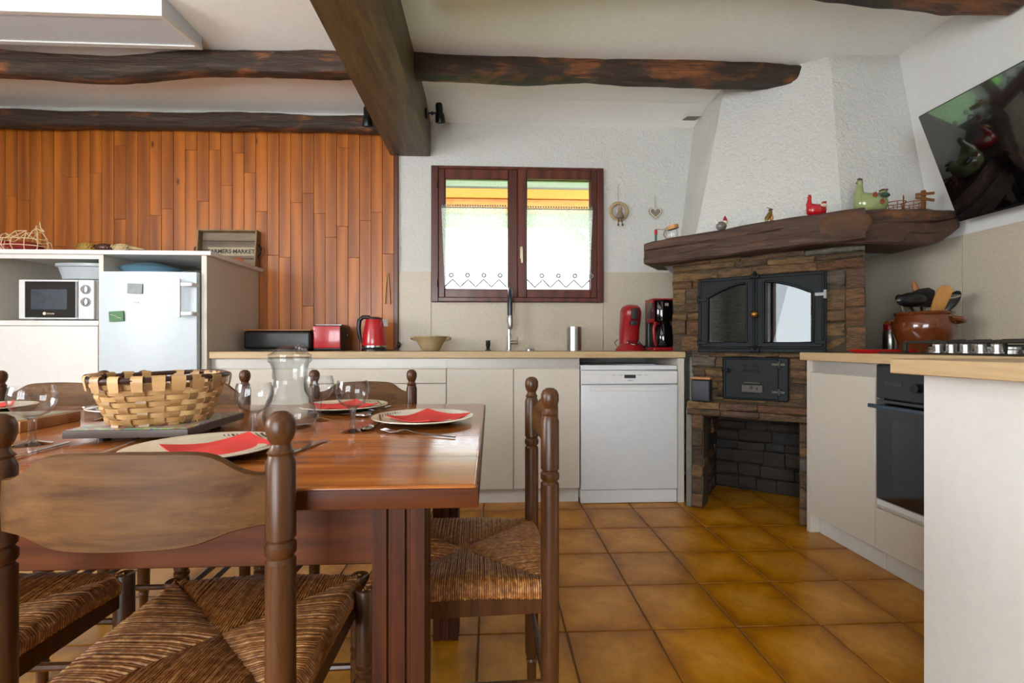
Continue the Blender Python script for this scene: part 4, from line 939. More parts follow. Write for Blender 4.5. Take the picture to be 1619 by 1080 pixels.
obj('square_mark', bm, M_ivory, hd, smooth=False)

# hanging things on the walls -------------------------------------------
t = thing('wooden_tongs', 'small wooden toast tongs hanging on the boarding trim', 'tongs', (-0.742, YB - 0.022, 1.27))
for s in (-1, 1):
    bm = B(); tube(bm, [(s * 0.003, -0.004, 0.225), (s * 0.012, -0.005, 0.12), (s * 0.018, -0.005, 0.0)], [0.006, 0.008, 0.009], 6, flat=0.6); obj('arm', bm, plain('pale_tong_wood', '#c99a5c', 0.55), t)
t = thing('straw_ring_doll', 'round straw ring with little doll hanging right of the window', 'ornament', (0.952, YB - 0.02, 1.963))
bm = B(); tube(bm, [(0.062 * math.cos(a), 0, 0.062 * math.sin(a)) for a in [2*PI*i/32 for i in range(32)]], 0.012, 8, loop=True); obj('ring', bm, M_straw, t)
bm = B(); tube(bm, [(-0.004, 0, 0.074), (-0.004, 0.004, 0.20), (0.012, 0.008, 0.20)], 0.0014, 4); obj('cord', bm, M_burlap, t)
bm = B(); ell(bm, (0.004, -0.016, 0.008), 0.016, 0.014, 0.017, 14, 8); lathe(bm, [(0.016, 0), (0.013, 0.014), (0, 0.026)], (0.004, -0.016, 0.014), 14); obj('doll_head', bm, plain('doll_felt', '#a98c74', 0.9), t)
bm = B(); lathe(bm, [(0, 0), (0.034, 0.0), (0.024, 0.03), (0.012, 0.05), (0, 0.05)], (0.004, -0.014, -0.056), 16); obj('doll_dress', bm, M_burlap, t)
for s in (-1, 1):
    bm = B(); tube(bm, [(0.004 + s * 0.008, -0.016, -0.05), (0.004 + s * 0.015, -0.02, -0.098)], 0.003, 6); ell(bm, (0.005 + s * 0.016, -0.024, -0.106), 0.007, 0.011, 0.008, 8, 6); obj('doll_leg', bm, M_brownp, t)
t = thing('heart_ornament', 'small wooden heart frame hanging above the mantel end', 'ornament', (1.228, YB - 0.012, 1.958))
def heart(sc, n=40):
    return [(sc * 16 * math.sin(a) ** 3 / 16, sc * (13 * math.cos(a) - 5 * math.cos(2*a) - 2 * math.cos(3*a) - math.cos(4*a)) / 16) for a in [2*PI*i/n for i in range(n)]]
bm = B(); prism(bm, heart(0.049), 0, 0.006, Matrix(((1, 0, 0, 0), (0, 0, -1, 0), (0, 1, 0, 0), (0, 0, 0, 1)))); obj('back', bm, M_burlap, t, smooth=False)
bm = B(); tube(bm, [(p[0], -0.008, p[1]) for p in heart(0.041)], 0.0042, 6, loop=True); obj('rim', bm, M_ivory, t)
bm = B(); tube(bm, [(-0.002, -0.004, 0.035), (-0.006, 0, 0.12), (0.004, 0, 0.122), (0.002, -0.004, 0.04)], 0.0012, 4); obj('cord', bm, M_burlap, t)
# ================================================================== RIGHT-HAND RUN: cabinet, oven, worktop, hob
random.seed(21)
XF = 1.655
t = thing('base_cabinet', 'cream base cabinet with one door between fireplace and oven', 'cabinet', (XF, 2.16, 0))
bm = B(); prism(bm, [(0.02, -0.206), (0.68, -0.206), (0.68, -0.02), (0.20, 0.08), (0.03, 0.20), (0.02, 0.20)], 0.10, WT0 - 0.001); obj('body', bm, M_cab, t, smooth=False)
bm = B(); box(bm, 0, 0.019, -0.206, 0.203, 0.098, 0.830, 0.0015, 1); obj('door', bm, M_cab, t)
bm = B(); box(bm, 0.012, 0.03, -0.206, 0.203, 0.834, WT0 - 0.002); obj('handle_rail', bm, M_rail, t, smooth=False)
bm = B(); box(bm, 0.0, 0.06, 0.206, 0.232, 0.0, WT0 - 0.001, 0.001, 1); obj('end_panel', bm, M_cab, t)
bm = B(); box(bm, 0.05, 0.066, -0.206, 0.20, 0.0, 0.097); obj('plinth', bm, M_kick, t, smooth=False)
t = thing('oven_housing', 'cream oven housing with deep drawer below the oven', 'cabinet', (XF, 1.65, 0))
bm = B(); box(bm, 0.02, 0.68, -0.30, 0.302, 0.10, 0.285); box(bm, 0.50, 0.68, -0.30, 0.302, 0.285, WT0 - 0.001); obj('body', bm, M_cab, t, smooth=False)
bm = B(); box(bm, 0, 0.019, -0.30, 0.302, 0.098, 0.272, 0.0015, 1); obj('drawer', bm, M_cab, t)
bm = B(); box(bm, 0.05, 0.066, -0.30, 0.302, 0.0, 0.097); obj('plinth', bm, M_kick, t, smooth=False)
t = thing('built_in_oven', 'black built-in oven with glass door under the hob', 'oven', (XF, 1.65, 0))
bm = B(); box(bm, 0.022, 0.49, -0.285, 0.285, 0.292, 0.885, 0.002, 1); obj('body', bm, M_black, t)
bm = B(); box(bm, 0.0, 0.022, -0.296, 0.298, 0.745, 0.885, 0.002, 1); cp = obj('control_panel', bm, plain('oven_fascia', '#20232a', 0.25), t)
bm = B(); box(bm, -0.0015, 0.002, 0.17, 0.255, 0.802, 0.820); obj('display', bm, M_blackg, cp, smooth=False)
for y in (0.10, -0.02, -0.14):
    bm = B(); lathe(bm, [(0.019, 0), (0.017, 0.016), (0, 0.017)], (0, 0, 0), 18, Matrix.Translation((0, y, 0.80)) @ Matrix.Rotation(-PI/2, 4, 'Y')); obj('dial', bm, M_black, cp)
bm = B(); box(bm, 0.0, 0.022, -0.296, 0.298, 0.315, 0.740, 0.002, 1); d = obj('door', bm, M_blackg, t)
bm = B(); box(bm, -0.001, 0.002, -0.21, 0.215, 0.36, 0.66); obj('door_glass', bm, plain('oven_door_glass', '#20252b', 0.06, coat=0.5), d, smooth=False)
bm = B(); box(bm, -0.045, -0.032, -0.27, 0.292, 0.705, 0.722, 0.004, 2)
for y in (-0.24, 0.26): box(bm, -0.04, 0.002, y - 0.008, y + 0.008, 0.708, 0.72, 0.002, 1)
obj('door_handle', bm, plain('blue_grey_bar', '#4c5a6b', 0.3, metal=0.6), d)
bm = B(); box(bm, 0.004, 0.03, -0.298, 0.300, 0.288, 0.312, 0.001, 1); obj('trim_strip', bm, M_wplast, t)
bm = B(); prism(bm, [(1.640, 1.228), (XR - 0.010, 1.228), (XR - 0.010, 2.44), (2.06, 2.44), (1.905, 2.225), (1.664, 2.400), (1.640, 2.425)], WT0, WT1)
tag(obj('worktop', bm, M_topy, smooth=False), 'pale oak worktop carrying the gas hob and clay pot', 'worktop')
# hob
hz = WT1
t = thing('gas_hob', 'black glass gas hob with steel knobs and iron pan supports', 'hob', (1.70, 1.70, hz))
bm = B(); box(bm, 0, 0.51, -0.29, 0.29, 0, 0.008, 0.002, 1); obj('glass_plate', bm, M_blackg, t)
for k in range(5):
    y = 0.085 - k * 0.0545
    bm = B(); lathe(bm, [(0, 0), (0.019, 0), (0.019, 0.004), (0.016, 0.006), (0.0155, 0.030), (0, 0.031)], (0.07, y, 0.0085), 20); kb = obj('knob', bm, M_steel, t)
    bm = B(); box(bm, 0.050, 0.090, y - 0.004, y + 0.004, 0.030, 0.042, 0.001, 1); obj('knob_grip', bm, M_steel, kb)
for bx_, by_, r in ((0.17, 0.19, 0.035), (0.38, 0.18, 0.045), (0.17, -0.18, 0.05), (0.38, -0.18, 0.035), (0.29, 0.0, 0.06)):
    bm = B(); lathe(bm, [(0, 0), (r, 0), (r, 0.010), (r * 0.85, 0.014), (r * 0.85, 0.022), (0, 0.024)], (bx_, by_, 0.008), 24); bu = obj('burner', bm, M_steel, t)
    bm = B(); lathe(bm, [(0, 0), (r * 0.75, 0), (r * 0.7, 0.007), (0, 0.008)], (bx_, by_, 0.032), 24); obj('burner_cap', bm, M_black, bu)
for y0, y1 in ((0.10, 0.275), (-0.085, 0.085), (-0.275, -0.10)):
    bm = B(); x0, x1 = (0.11 if y0 != -0.085 else 0.15), 0.49; z = 0.050
    for yy in (y0, y1): box(bm, x0, x1, yy - 0.006, yy + 0.006, z - 0.006, z + 0.006, 0.002, 1)
    for xx in (x0, x1): box(bm, xx - 0.006, xx + 0.006, y0, y1, z - 0.006, z + 0.006, 0.002, 1)
    for xx in ((x0 + x1) / 2 - 0.10, (x0 + x1) / 2 + 0.10):
        box(bm, xx - 0.005, xx + 0.005, y0, y0 + 0.065, z - 0.004, z + 0.010, 0.002, 1); box(bm, xx - 0.005, xx + 0.005, y1 - 0.065, y1, z - 0.004, z + 0.010, 0.002, 1)
    for xx in (x0, x1):
        for yy in (y0, y1): box(bm, xx - 0.008, xx + 0.008, yy - 0.008, yy + 0.008, 0.008, z, 0.002, 1)
    obj('pan_support', bm, M_iron2, t)
# red spoon tray
bm = B(); n = 40
def sup(a, b, e): return [(a * math.copysign(abs(math.cos(2*PI*i/n)) ** e, math.cos(2*PI*i/n)), b * math.copysign(abs(math.sin(2*PI*i/n)) ** e, math.sin(2*PI*i/n))) for i in range(n)]
loft(bm, [[(x, y, z) for x, y in sup(a, b, 0.5)] for a, b, z in ((0.10, 0.02, 0.003), (0.130, 0.034, 0.0), (0.150, 0.044, 0.010), (0.156, 0.047, 0.018), (0.150, 0.043, 0.018), (0.128, 0.030, 0.005))])
tag(obj('spoon_tray', bm, M_red, None, (1.80, 2.075, hz), ang=50), 'flat red oblong tray at the end of the hob worktop', 'tray')
# shaker
t = thing('salt_shaker', 'small glass and steel shaker with red cap beside the clay pot', 'shaker', (2.135, 2.42, hz))
bm = B(); lathe(bm, [(0, 0), (0.032, 0), (0.034, 0.004), (0.034, 0.105), (0.026, 0.122), (0, 0.124)], (0, 0, 0), 24); obj('body', bm, M_steel, t)
bm = B(); lathe(bm, [(0, 0.118), (0.030, 0.118), (0.031, 0.150), (0.028, 0.156), (0, 0.158)], (0, 0, 0), 24); ell(bm, (0.030, -0.005, 0.163), 0.016, 0.014, 0.02, 10, 8); obj('cap', bm, M_redd, t)
# clay pot
t = thing('clay_pot', 'glazed brown terracotta pot crowded with kitchen utensils', 'pot', (2.108, 2.2, hz))
bm = B(); lathe(bm, [(0, 0.0), (0.080, 0), (0.086, 0.006), (0.100, 0.045), (0.117, 0.095), (0.122, 0.125), (0.119, 0.150), (0.111, 0.172), (0.108, 0.180), (0.114, 0.187), (0.115, 0.196), (0.110, 0.199), (0.104, 0.196), (0.102, 0.17), (0.111, 0.12), (0.09, 0.04), (0, 0.015)], (0, 0, 0), 44); obj('body', bm, M_terra, t)
for a in (-1.0, 2.1):
    bm = B(); c, s = math.cos(a), math.sin(a)
    tube(bm, [(c * 0.110 + s * 0.035, s * 0.110 - c * 0.035, 0.165), (c * 0.140 + s * 0.025, s * 0.140 - c * 0.025, 0.160), (c * 0.146 - s * 0.0, s * 0.146 + c * 0.0, 0.152), (c * 0.140 - s * 0.025, s * 0.140 + c * 0.025, 0.150), (c * 0.115 - s * 0.035, s * 0.115 + c * 0.035, 0.146)], 0.011, 8); obj('handle', bm, M_terra, t)
PX, PY = 2.108, 2.2
def utensil(name, lab, base, tip, mh, head, mat_head, hr=0.006):
    """handle from the pot's floor to the head; head(bm, frame matrix) shapes the working end"""
    t = thing(name, lab, 'utensil', (PX + base[0], PY + base[1], hz + base[2])); d = Vector(tip) - Vector(base)
    bm = B(); tube(bm, [(0, 0, 0), tuple(d * 0.5), tuple(d)], [hr, hr * 0.9, hr], 8); obj('handle', bm, mh, t)
    z = d.normalized(); x = Vector((1, -0.9, 0)); x = (x - z * x.dot(z)).normalized(); y = z.cross(x)
    M = Matrix.Translation(d) @ Matrix((( x.x, y.x, z.x, 0), (x.y, y.y, z.y, 0), (x.z, y.z, z.z, 0), (0, 0, 0, 1)))
    bm = B(); head(bm, M); obj('head', bm, mat_head, t)
spoon = lambda w, l, th: (lambda bm, M: ell(bm, (0, 0, l * 0.85), w, th, l, 18, 10, M))
utensil('slotted_spoon', 'black slotted spoon leaning far left in the clay pot', (0.06, 0.0, 0.03), (-0.055, 0.018, 0.235), M_black, lambda bm, M: ell(bm, (0, 0, 0), 0.082, 0.022, 0.036, 20, 10, Matrix.Translation(Vector((-0.125, -0.01, 0.228))) @ Matrix.Rotation(-0.06, 4, 'Y')), M_black)
utensil('spatula', 'broad black spatula leaning left in the clay pot', (0.04, 0.03, 0.03), (-0.03, -0.02, 0.225), M_black, lambda bm, M: prism(bm, [(-0.055, -0.028), (0.03, -0.036), (0.046, 0.0), (0.044, 0.045), (0.02, 0.060), (-0.02, 0.055), (-0.05, 0.038), (-0.066, 0.01)], -0.006, 0.006, Matrix.Translation(Vector((-0.055, -0.045, 0.225))) @ Matrix.Rotation(-0.3, 4, 'Z') @ Matrix.Rotation(PI/2, 4, 'X')), M_black)
utensil('wooden_spatula', 'wide wooden spatula in the front of the clay pot', (0.02, 0.02, 0.03), (0.010, -0.060, 0.20), M_woodu, lambda bm, M: prism(bm, [(-0.024, -0.04), (0.020, -0.04), (0.028, 0.06), (0.030, 0.105), (0.012, 0.125), (-0.012, 0.125), (-0.030, 0.105), (-0.030, 0.05)], -0.004, 0.004, M @ Matrix.Rotation(PI/2, 4, 'X') @ Matrix.Rotation(0.35, 4, 'Y')), M_woodu)
utensil('wooden_spoon', 'tall wooden spoon handle rising from the clay pot', (0.03, -0.02, 0.03), (0.02, 0.05, 0.28), M_woodu, lambda bm, M: ell(bm, (0, 0, 0.03), 0.014, 0.010, 0.055, 14, 10, M), wood('reddish_spoon_wood', '#7a4524', '#9d6238', 'Z', 1, 0.5, 0, stretch=8))
utensil('serving_spoon', 'black oval spoon leaning right in the clay pot', (-0.04, 0.0, 0.03), (0.075, -0.03, 0.205), M_black, lambda bm, M: ell(bm, (0, 0, 0.05), 0.026, 0.010, 0.062, 18, 10, M), M_black)
utensil('ladle', 'steel ladle leaning furthest right over the pot rim', (-0.05, 0.02, 0.03), (0.100, -0.03, 0.205), M_steel, lambda bm, M: ell(bm, (0.02, -0.0, 0.020), 0.045, 0.030, 0.014, 18, 10, Matrix.Translation(Vector((0.150, -0.05, 0.215))) @ Matrix.Rotation(-0.25, 4, 'Y')), M_steel)
utensil('whisk', 'steel looped handle standing left behind the spatula', (0.0, 0.05, 0.03), (-0.05, 0.07, 0.25), M_steel, lambda bm, M: tube(bm, [(0.014 * math.sin(a), 0, 0.02 + 0.018 * (1 - math.cos(a))) for a in [2*PI*i/12 for i in range(12)]] and [tuple(M @ Vector((0.014 * math.sin(2*PI*i/12), 0, 0.02 - 0.02 * math.cos(2*PI*i/12)))) for i in range(12)], 0.004, 6, loop=True), M_chrome)
utensil('grater', 'steel hooped handle standing right behind the wooden spatula', (0.0, 0.05, 0.03), (0.075, 0.06, 0.235), M_steel, lambda bm, M: tube(bm, [tuple(M @ Vector((0.010 * math.sin(2*PI*i/12), 0, 0.025 - 0.026 * math.cos(2*PI*i/12)))) for i in range(12)], 0.003, 6, loop=True), M_chrome)

# ================================================================== PENINSULA IN FRONT
t = thing('peninsula', 'white peninsula unit nearest the viewer with plain end panel', 'cabinet', (1.165, 0.70, 0))
bm = B(); box(bm, 0, 0.022, -0.45, 0.515, 0, WT0 - 0.001, 0.001, 1); obj('end_panel', bm, M_cabw, t)
bm = B(); box(bm, 0.024, 1.18, -0.40, 0.50, 0.10, WT0 - 0.001); obj('body', bm, M_cabw, t, smooth=False)
bm = B(); box(bm, 0.06, 1.18, -0.36, 0.46, 0.0, 0.099); obj('plinth', bm, M_kick, t, smooth=False)
bm = B(); box(bm, 1.080, XR - 0.010, 0.20, 1.2265, WT0, WT1, 0.002, 1); tag(obj('worktop', bm, M_topy), 'pale oak worktop of the peninsula nearest the viewer', 'worktop')

# ================================================================== TELEVISION
t = thing('television', 'black flat television tilted down on the right wall', 'television')
tl = math.atan2(0.205, 0.505); ct, st_ = math.cos(tl), math.sin(tl)
t.matrix_world = Matrix(((0, ct, -st_, 2.272), (-1, 0, 0, 2.19), (0, st_, ct, 1.567), (0, 0, 0, 1)))
TW, TH_ = 0.97, 0.548
bm = B(); box(bm, 0, TW, 0.004, 0.042, 0, TH_, 0.006, 2); obj('case', bm, M_black, t)
bm = B(); box(bm, 0.006, TW - 0.006, 0.0, 0.006, 0.012, TH_ - 0.006, 0.0005, 1); obj('screen', bm, M_screen, t)
bm = B(); box(bm, 0.3, 0.67, 0.04, 0.055, 0.14, 0.36, 0.003, 1); obj('mount_plate', bm, M_black, t)
M_ = t.matrix_world.inverted()
bm = B(); tube(bm, [tuple(M_ @ Vector(p)) for p in ((2.24, 1.705, 1.83), (2.30, 1.705, 1.84), (2.366, 1.705, 1.84))], 0.022, 8); box(bm, 0, 0.014, -0.1, 0.1, -0.12, 0.12, 0, 1, M_ @ Matrix.Translation((2.35, 1.705, 1.84))); obj('wall_bracket', bm, M_black, t)

# ================================================================== MANTEL ORNAMENTS
def onm(s, y): # fireplace local to world
    c, sn = math.cos(AZ), math.sin(AZ); return (A[0] + s * c - y * sn, A[1] + s * sn + y * c)
def mz(s): return 1.598 + 0.042 * min(1, (s + 0.228) / 0.75) + 0.003
def hen(name, lab, loc, sc, mats, rz, spots=False):
    """hen figure: body, tail, head; facing local -x"""
    t = thing(name, lab, 'figurine', loc, rz, 'ornaments on the mantel')
    bm = B(); rings = []
    prof = [(0.0, 0.40), (0.06, 0.46), (0.2, 0.50), (0.40, 0.50), (0.58, 0.46), (0.72, 0.37)]
    prof = [(0.40, 0.0), (0.52, 0.12), (0.56, 0.30), (0.52, 0.46), (0.36, 0.56)]
    loft(bm, [[(sc * (r * 1.0 * math.cos(a)), sc * r * 0.62 * math.sin(a), sc * (z + (0.10 * abs(math.cos(a)) ** 2 * (z / 0.56) * (1.0 if z > 0.3 else 0.3)))) for a in [2*PI*i/24 for i in range(24)]] for r, z in prof]); obj('body', bm, mats[0], t, ang=80)
    bm = B(); tube(bm, [(-0.34*sc, 0, 0.40*sc), (-0.42*sc, 0, 0.62*sc), (-0.40*sc, 0, 0.84*sc), (-0.38*sc, 0, 0.98*sc)], [0.20*sc, 0.15*sc, 0.10*sc, 0.085*sc], 14); ell(bm, (-0.39*sc, 0, 1.0*sc), 0.11*sc, 0.085*sc, 0.10*sc, 14, 8)
    hd_ = obj('head', bm, mats[0], t, ang=80)
    bm = B(); lathe(bm, [(0.035*sc, 0), (0, 0.10*sc)], (0, 0, 0), 8, Matrix.Translation((-0.48*sc, 0, 0.99*sc)) @ Matrix.Rotation(-PI/2, 4, 'Y')); obj('beak', bm, mats[2], hd_)
    bm = B()
    for k in range(3): ell(bm, ((-0.44 + 0.06 * k)*sc, 0, (1.10 + 0.02 * (k == 1))*sc), 0.04*sc, 0.025*sc, 0.055*sc, 8, 6)
    obj('comb', bm, mats[1], hd_)
    bm = B(); tube(bm, [(0.30*sc, 0, 0.38*sc), (0.44*sc, 0, 0.58*sc), (0.46*sc, 0, 0.74*sc)], [0.22*sc, 0.16*sc, 0.10*sc], 14); obj('tail', bm, mats[0], t, ang=80)
    bm = B(); box(bm, 0.36*sc, 0.56*sc, -0.09*sc, 0.09*sc, 0.73*sc, 0.79*sc, 0.02*sc, 2); obj('tail_tip', bm, mats[1], t)
    for s in (-1, 1):
        bm = B(); ell(bm, (0.22*sc, s * 0.32*sc, 0.50*sc), 0.20*sc, 0.05*sc, 0.09*sc, 12, 8); obj('wing', bm, mats[3], t)
    if spots:
        for (x, z) in ((-0.12, 0.50), (0.12, 0.27)):
            bm = B()
            for k in range(5): a = 2*PI*k/5; ell(bm, (x*sc + 0.055*sc*math.cos(a), -0.335*sc, z*sc + 0.055*sc*math.sin(a)), 0.042*sc, 0.03*sc, 0.042*sc, 8, 6)
            obj('flower', bm, mats[2], t)
    return t
hen('red_hen', 'glossy red ceramic hen with white back on the mantel', (*onm(0.66, -0.045), mz(0.668)), 0.093, (M_red, M_redd, M_red, M_ivory), 0.0)
hen('green_hen', 'large pale green ceramic hen with painted flowers on the mantel', (1.925, 2.30, 1.643), 0.148, (M_greeng, M_brownp, plain('rust_flower', '#8c3d24', 0.3), plain('dark_green_glaze', '#2f4a3a', 0.25)), 0.0, True)
def small_bird(name, lab, s, sc, mb, mh, hat):
    x, y = onm(s, -0.055); t = thing(name, lab, 'figurine', (x, y, mz(s)), 0, 'ornaments on the mantel')
    bm = B(); ell(bm, (0, 0, 0.42*sc), 0.52*sc, 0.40*sc, 0.44*sc, 16, 10); obj('body', bm, mb, t)
    bm = B(); tube(bm, [(-0.35*sc, 0, 0.55*sc), (-0.55*sc, 0, 0.95*sc), (-0.62*sc, 0, 1.12*sc)], [0.16*sc, 0.12*sc, 0.05*sc], 8, flat=0.5); obj('tail', bm, mh, t)
    bm = B(); ell(bm, (0.36*sc, 0, 0.82*sc), 0.24*sc, 0.22*sc, 0.24*sc, 12, 8); hd_ = obj('head', bm, mh, t)
    bm = B(); lathe(bm, [(0.24*sc, 0), (0.15*sc, 0.25*sc), (0.04*sc, 0.5*sc), (0, 0.52*sc)], (0.38*sc, 0, 0.92*sc), 12); obj('hat', bm, hat, hd_)
small_bird('bird_in_hat', 'small grey bird figurine in a red hat on the mantel', 0.205, 0.058, plain('grey_glaze', '#6e6a64', 0.2, coat=0.4), M_ivory, M_redd)
x, y = onm(0.445, -0.06); t = thing('gilt_bird', 'slim gold bird figurine mid-mantel', 'figurine', (x, y, mz(0.44)), 0, 'ornaments on the mantel')
bm = B(); tube(bm, [(-0.018, 0, 0.0), (-0.012, 0, 0.018), (0.004, 0, 0.040), (0.010, 0, 0.058)], [0.004, 0.012, 0.013, 0.008], 10); obj('body', bm, M_gold, t)
bm = B(); ell(bm, (0.008, 0, 0.064), 0.010, 0.009, 0.009, 10, 8); tube(bm, [(-0.012, 0, 0.076), (0.008, 0, 0.072), (0.024, 0, 0.066)], 0.002, 5); obj('head', bm, M_brownp, t)
bm = B(); ell(bm, (0.014, 0, 0.022), 0.009, 0.012, 0.02, 10, 8); obj('wing', bm, plain('amber_glaze', '#a8702c', 0.25, coat=0.3), t)
# candle and jar at the left end
x, y = onm(-0.165, -0.06); t = thing('red_green_candle', 'thin green candle with red top at the mantel end', 'candle', (x, y, mz(-0.14)))
bm = B(); lathe(bm, [(0, 0), (0.007, 0), (0.007, 0.040), (0, 0.040)], (0, 0, 0), 12); obj('stem', bm, M_candle, t)
bm = B(); lathe(bm, [(0, 0.040), (0.009, 0.040), (0.009, 0.068), (0.005, 0.072), (0, 0.072)], (0, 0, 0), 12); obj('tip', bm, M_red, t)
x, y = onm(-0.075, -0.045); t = thing('spice_jar', 'small glass jar with wooden lid and wire clasp on the mantel', 'jar', (x, y, mz(-0.035)))
bm = B(); lathe(bm, [(0, 0), (0.034, 0), (0.038, 0.006), (0.038, 0.046), (0.032, 0.055), (0.030, 0.055), (0.034, 0.045), (0.034, 0.006), (0, 0.004)], (0, 0, 0), 26); obj('glass', bm, M_glass, t)
bm = B(); lathe(bm, [(0, 0), (0.034, 0), (0.034, 0.022), (0, 0.023)], (0, 0, 0), 24, Matrix.Translation((0.010, 0, 0.060)) @ Matrix.Rotation(-0.22, 4, 'Y')); obj('lid', bm, M_woodu, t)
bm = B(); tube(bm, [(-0.034, 0, 0.055), (-0.05, -0.02, 0.045), (-0.055, -0.02, 0.02), (-0.045, -0.02, 0.004)], 0.003, 6); tube(bm, [(-0.10, 0.0, 0.058), (-0.05, 0, 0.056), (-0.028, 0, 0.068)], 0.002, 5); obj('clasp', bm, M_rust, t)
# wire egg rack
t = thing('wire_egg_rack', 'rusty wire egg rack with small wooden signpost on the mantel', 'egg rack', (2.15, 2.31, 1.643))
for k in range(2):
    bm = B(); cx_ = -0.085 + k * 0.085
    for z, r in ((0.052, 0.042), (0.022, 0.036)): tube(bm, [(cx_ + r * math.cos(2*PI*i/18), r * math.sin(2*PI*i/18), z) for i in range(18)], 0.0022, 5, loop=True)
    for i in range(6): a = 2*PI*i/6; tube(bm, [(cx_ + 0.042 * math.cos(a), 0.042 * math.sin(a), 0.052), (cx_ + 0.036 * math.cos(a), 0.036 * math.sin(a), 0.022), (cx_ + 0.034 * math.cos(a), 0.034 * math.sin(a), 0.0)], 0.002, 5)
    obj('egg_ring', bm, M_rust, t)
bm = B(); tube(bm, [(-0.045, -0.004, 0.0), (-0.045, -0.004, 0.085), (-0.043, 0, 0.092), (-0.041, 0.004, 0.085), (-0.041, 0.004, 0.0)], 0.0022, 5); obj('handle', bm, M_rust, t)
bm = B(); box(bm, 0.055, 0.071, -0.008, 0.008, 0, 0.118, 0.001, 1); obj('post', bm, plain('russet_wood', '#7d4a24', 0.6, var=0.2), t)
for z, r in ((0.098, 0.1), (0.072, -0.12)):
    bm = B(); box(bm, -0.05, 0.05, -0.012, -0.006, -0.007, 0.007, 0.001, 1, Matrix.Translation((0.063, 0, z)) @ Matrix.Rotation(-r, 4, 'Y')); obj('sign_arm', bm, plain('russet_arm', '#8a5a30', 0.6, var=0.2), t)

# ================================================================== CEILING THINGS
t = thing('ceiling_hatch', 'white framed hatch panel hanging from the ceiling at the left', 'hatch', (-2.2, 2.5, 2.60))
# wedge: far edge close to the ceiling, near edge hanging lower
def wedge(bm, x0, x1, y0, y1, dn, df, th=0.0, inset=0.0):
    zb = lambda y: dn + (df - dn) * (y + 0.17) / 0.31
    v = [(x0, y0, zb(y0)), (x1, y0, zb(y0)), (x1, y1, zb(y1)), (x0, y1, zb(y1))]
    lo = [bm.verts.new(p) for p in v]; hi = [bm.verts.new((p[0], p[1], p[2] + th if th else 0.05)) for p in v]
    bm.faces.new(lo[::-1]); bm.faces.new(hi)
    for i in range(4): bm.faces.new((lo[i], lo[(i+1) % 4], hi[(i+1) % 4], hi[i]))
bm = B(); wedge(bm, -0.8, 0.63, -0.17, 0.145, -0.049, -0.012); obj('panel', bm, plain('hatch_panel', '#d3dae2', 0.5), t, smooth=False)
bm = B()
for a in ((-0.8, 0.632, -0.173, -0.145), (-0.8, 0.632, 0.115, 0.148), (0.612, 0.632, -0.145, 0.115)):
    wedge(bm, a[0], a[1], a[2], a[3], -0.056, -0.019, 0.02)
obj('frame', bm, M_cabw, t, smooth=False)
# spotlights on the main beam
def spot(name, lab, side, x, y, z):
    t = thing(name, lab, 'spotlight', (x, y, z), 0, 'spotlights on the main beam')
    bm = B(); lathe(bm, [(0, 0), (0.035, 0), (0.035, 0.014), (0, 0.016)], (0, 0, 0), 18, Matrix.Rotation(side * PI/2, 4, 'Y')); obj('base', bm, M_spot, t)
    bm = B(); tube(bm, [(side * 0.012, 0, 0), (side * 0.075, -0.006, 0.0)], 0.007, 8); ell(bm, (side * 0.045, 0, 0), 0.012, 0.012, 0.012, 8, 6); obj('arm', bm, M_spot, t)
    R = Matrix.Translation((side * 0.095, -0.01, 0.0)) @ Matrix.Rotation(0.32, 4, 'X') @ Matrix.Rotation(-side * 0.06, 4, 'Y')
    bm = B(); lathe(bm, [(0, 0.062), (0.018, 0.060), (0.024, 0.045), (0.024, 0.0), (0.030, -0.01), (0.034, -0.045), (0.034, -0.062), (0.030, -0.062), (0.028, -0.04), (0, -0.03)], (0, 0, 0), 22, R); sh = obj('shade', bm, M_spot, t)
    bm = B(); lathe(bm, [(0, -0.030), (0.027, -0.045), (0.024, -0.052), (0, -0.056)], (0, 0, 0), 18, R); obj('bulb', bm, M_bulb, sh)
spot('spotlight', 'black spotlight on the right side of the main beam', 1, -0.435, 3.20, 2.535)
spot('spotlight', 'black spotlight on the left side of the main beam', -1, -0.725, 3.20, 2.50)
t = thing('air_vent', 'small slatted white air vent on the ceiling by the chimney hood', 'vent', (1.455, 3.36, 2.624)); t.rotation_euler = (0.17, 0, 0)
bm = B(); box(bm, -0.055, 0.055, -0.075, 0.075, -0.008, 0.0, 0.002, 1); obj('plate', bm, M_cabw, t)
for k in range(7):
    bm = B(); box(bm, -0.046 + k * 0.0135, -0.040 + k * 0.0135, -0.06, 0.06, -0.0095, -0.007); obj('slot', bm, M_dark, t, smooth=False)
t = thing('tea_canister', 'navy square canister with wooden lid on the hearth ledge', 'canister', (*onm(0.100, 0.018 - 0.065), 0.6435), AZ)
bm = B(); box(bm, -0.052, 0.052, -0.05, 0.028, 0.0, 0.128, 0.012, 3); obj('body', bm, M_navy, t)
bm = B(); box(bm, -0.054, 0.054, -0.052, 0.030, 0.129, 0.143, 0.006, 2); obj('lid', bm, M_board, t)

